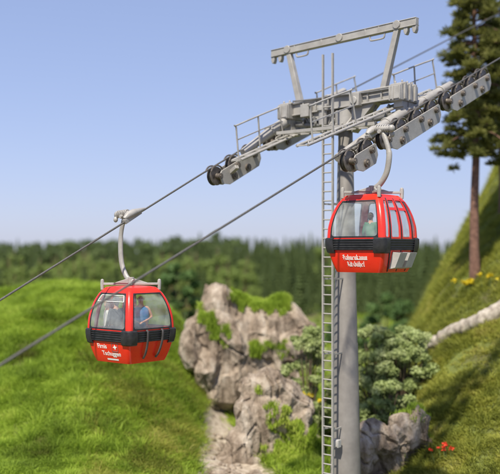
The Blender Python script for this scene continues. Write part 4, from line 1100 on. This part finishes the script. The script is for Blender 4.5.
def in_cab(c, a, b, z=.07):
    av = Vector((math.cos(ROT), math.sin(ROT), 0)); cv_ = Vector((-math.sin(ROT), math.cos(ROT), 0))
    return c.location+av*a+cv_*b+Vector((0, 0, z))
person('stout bald man in blue sleeveless shirt, hands clasped, inside the left gondola', in_cab(cabL, .47, -.06), R(4), 1.02, M['blue'], False, None, 1.5)
person('person in a grey jacket and felt hat seen from behind in the left gondola', in_cab(cabL, -.06, -.50), R(205), .97, M['jacket'], True, M['hair'], .5, True, 'down')
person('fair haired person in white clothes at the far left of the left gondola', in_cab(cabL, -.42, -.50), R(110), .93, M['whitec'], True, M['blond'], 0, False, 'clasp')
person('person in a green jacket inside the right gondola', in_cab(cabR, .22, -.42), R(150), .90, M['greenc'], True, M['hair'], .3, False, 'down')

# ------------------------------------------------------------------ sky, sun, camera
SUN_EL, SUN_AZ = 55, -21      # azimuth of the sun measured from straight behind the camera, negative = left
w = bpy.data.worlds.new('World'); scene.world = w; w.use_nodes = True; nt = w.node_tree
bg = nt.nodes['Background']; sky = nt.nodes.new('ShaderNodeTexSky'); sky.sky_type = 'NISHITA'; sky.sun_disc = False
sky.sun_elevation = R(SUN_EL); sky.sun_rotation = R(180-SUN_AZ*-1); sky.altitude = 300; sky.air_density = 1.0; sky.dust_density = .6; sky.ozone_density = 3.0
gm = nt.nodes.new('ShaderNodeGamma'); gm.inputs[1].default_value = .47; nt.links.new(sky.outputs[0], gm.inputs[0])
tn = nt.nodes.new('ShaderNodeMix'); tn.data_type = 'RGBA'; tn.blend_type = 'MULTIPLY'; tn.inputs[0].default_value = 1; tn.inputs[7].default_value = (1.20, 1.26, 1.68, 1)
nt.links.new(gm.outputs[0], tn.inputs[6]); nt.links.new(tn.outputs[2], bg.inputs[0]); bg.inputs[1].default_value = .15
sd_ = Vector((math.sin(R(SUN_AZ))*math.cos(R(SUN_EL)), -math.cos(R(SUN_AZ))*math.cos(R(SUN_EL)), math.sin(R(SUN_EL))))
sun = bpy.data.lights.new('sun', 'SUN'); sun.energy = 5.0; sun.angle = R(1.5); sun.color = (1, .93, .80)
so_ = bpy.data.objects.new('sun', sun); C.objects.link(so_); so_.rotation_euler = sd_.to_track_quat('Z', 'Y').to_euler(); so_.location = (0, 0, 60)
cam = bpy.data.cameras.new('camera'); cam.lens = 36*F/500; cam.sensor_width = 36; cam.clip_end = 6000; cam.shift_y = 13/500
cam.dof.use_dof = True; cam.dof.focus_distance = 26; cam.dof.aperture_fstop = .067/.21
co_ = bpy.data.objects.new('camera', cam); C.objects.link(co_); co_.location = (0, 0, CZ); co_.rotation_euler = (R(90), 0, 0); scene.camera = co_
scene.view_settings.view_transform = 'Standard'; scene.view_settings.look = 'None'; scene.view_settings.exposure = .5; scene.view_settings.gamma = 1
scene.render.engine = 'CYCLES'; scene.cycles.transparent_max_bounces = 16; scene.cycles.max_bounces = 8
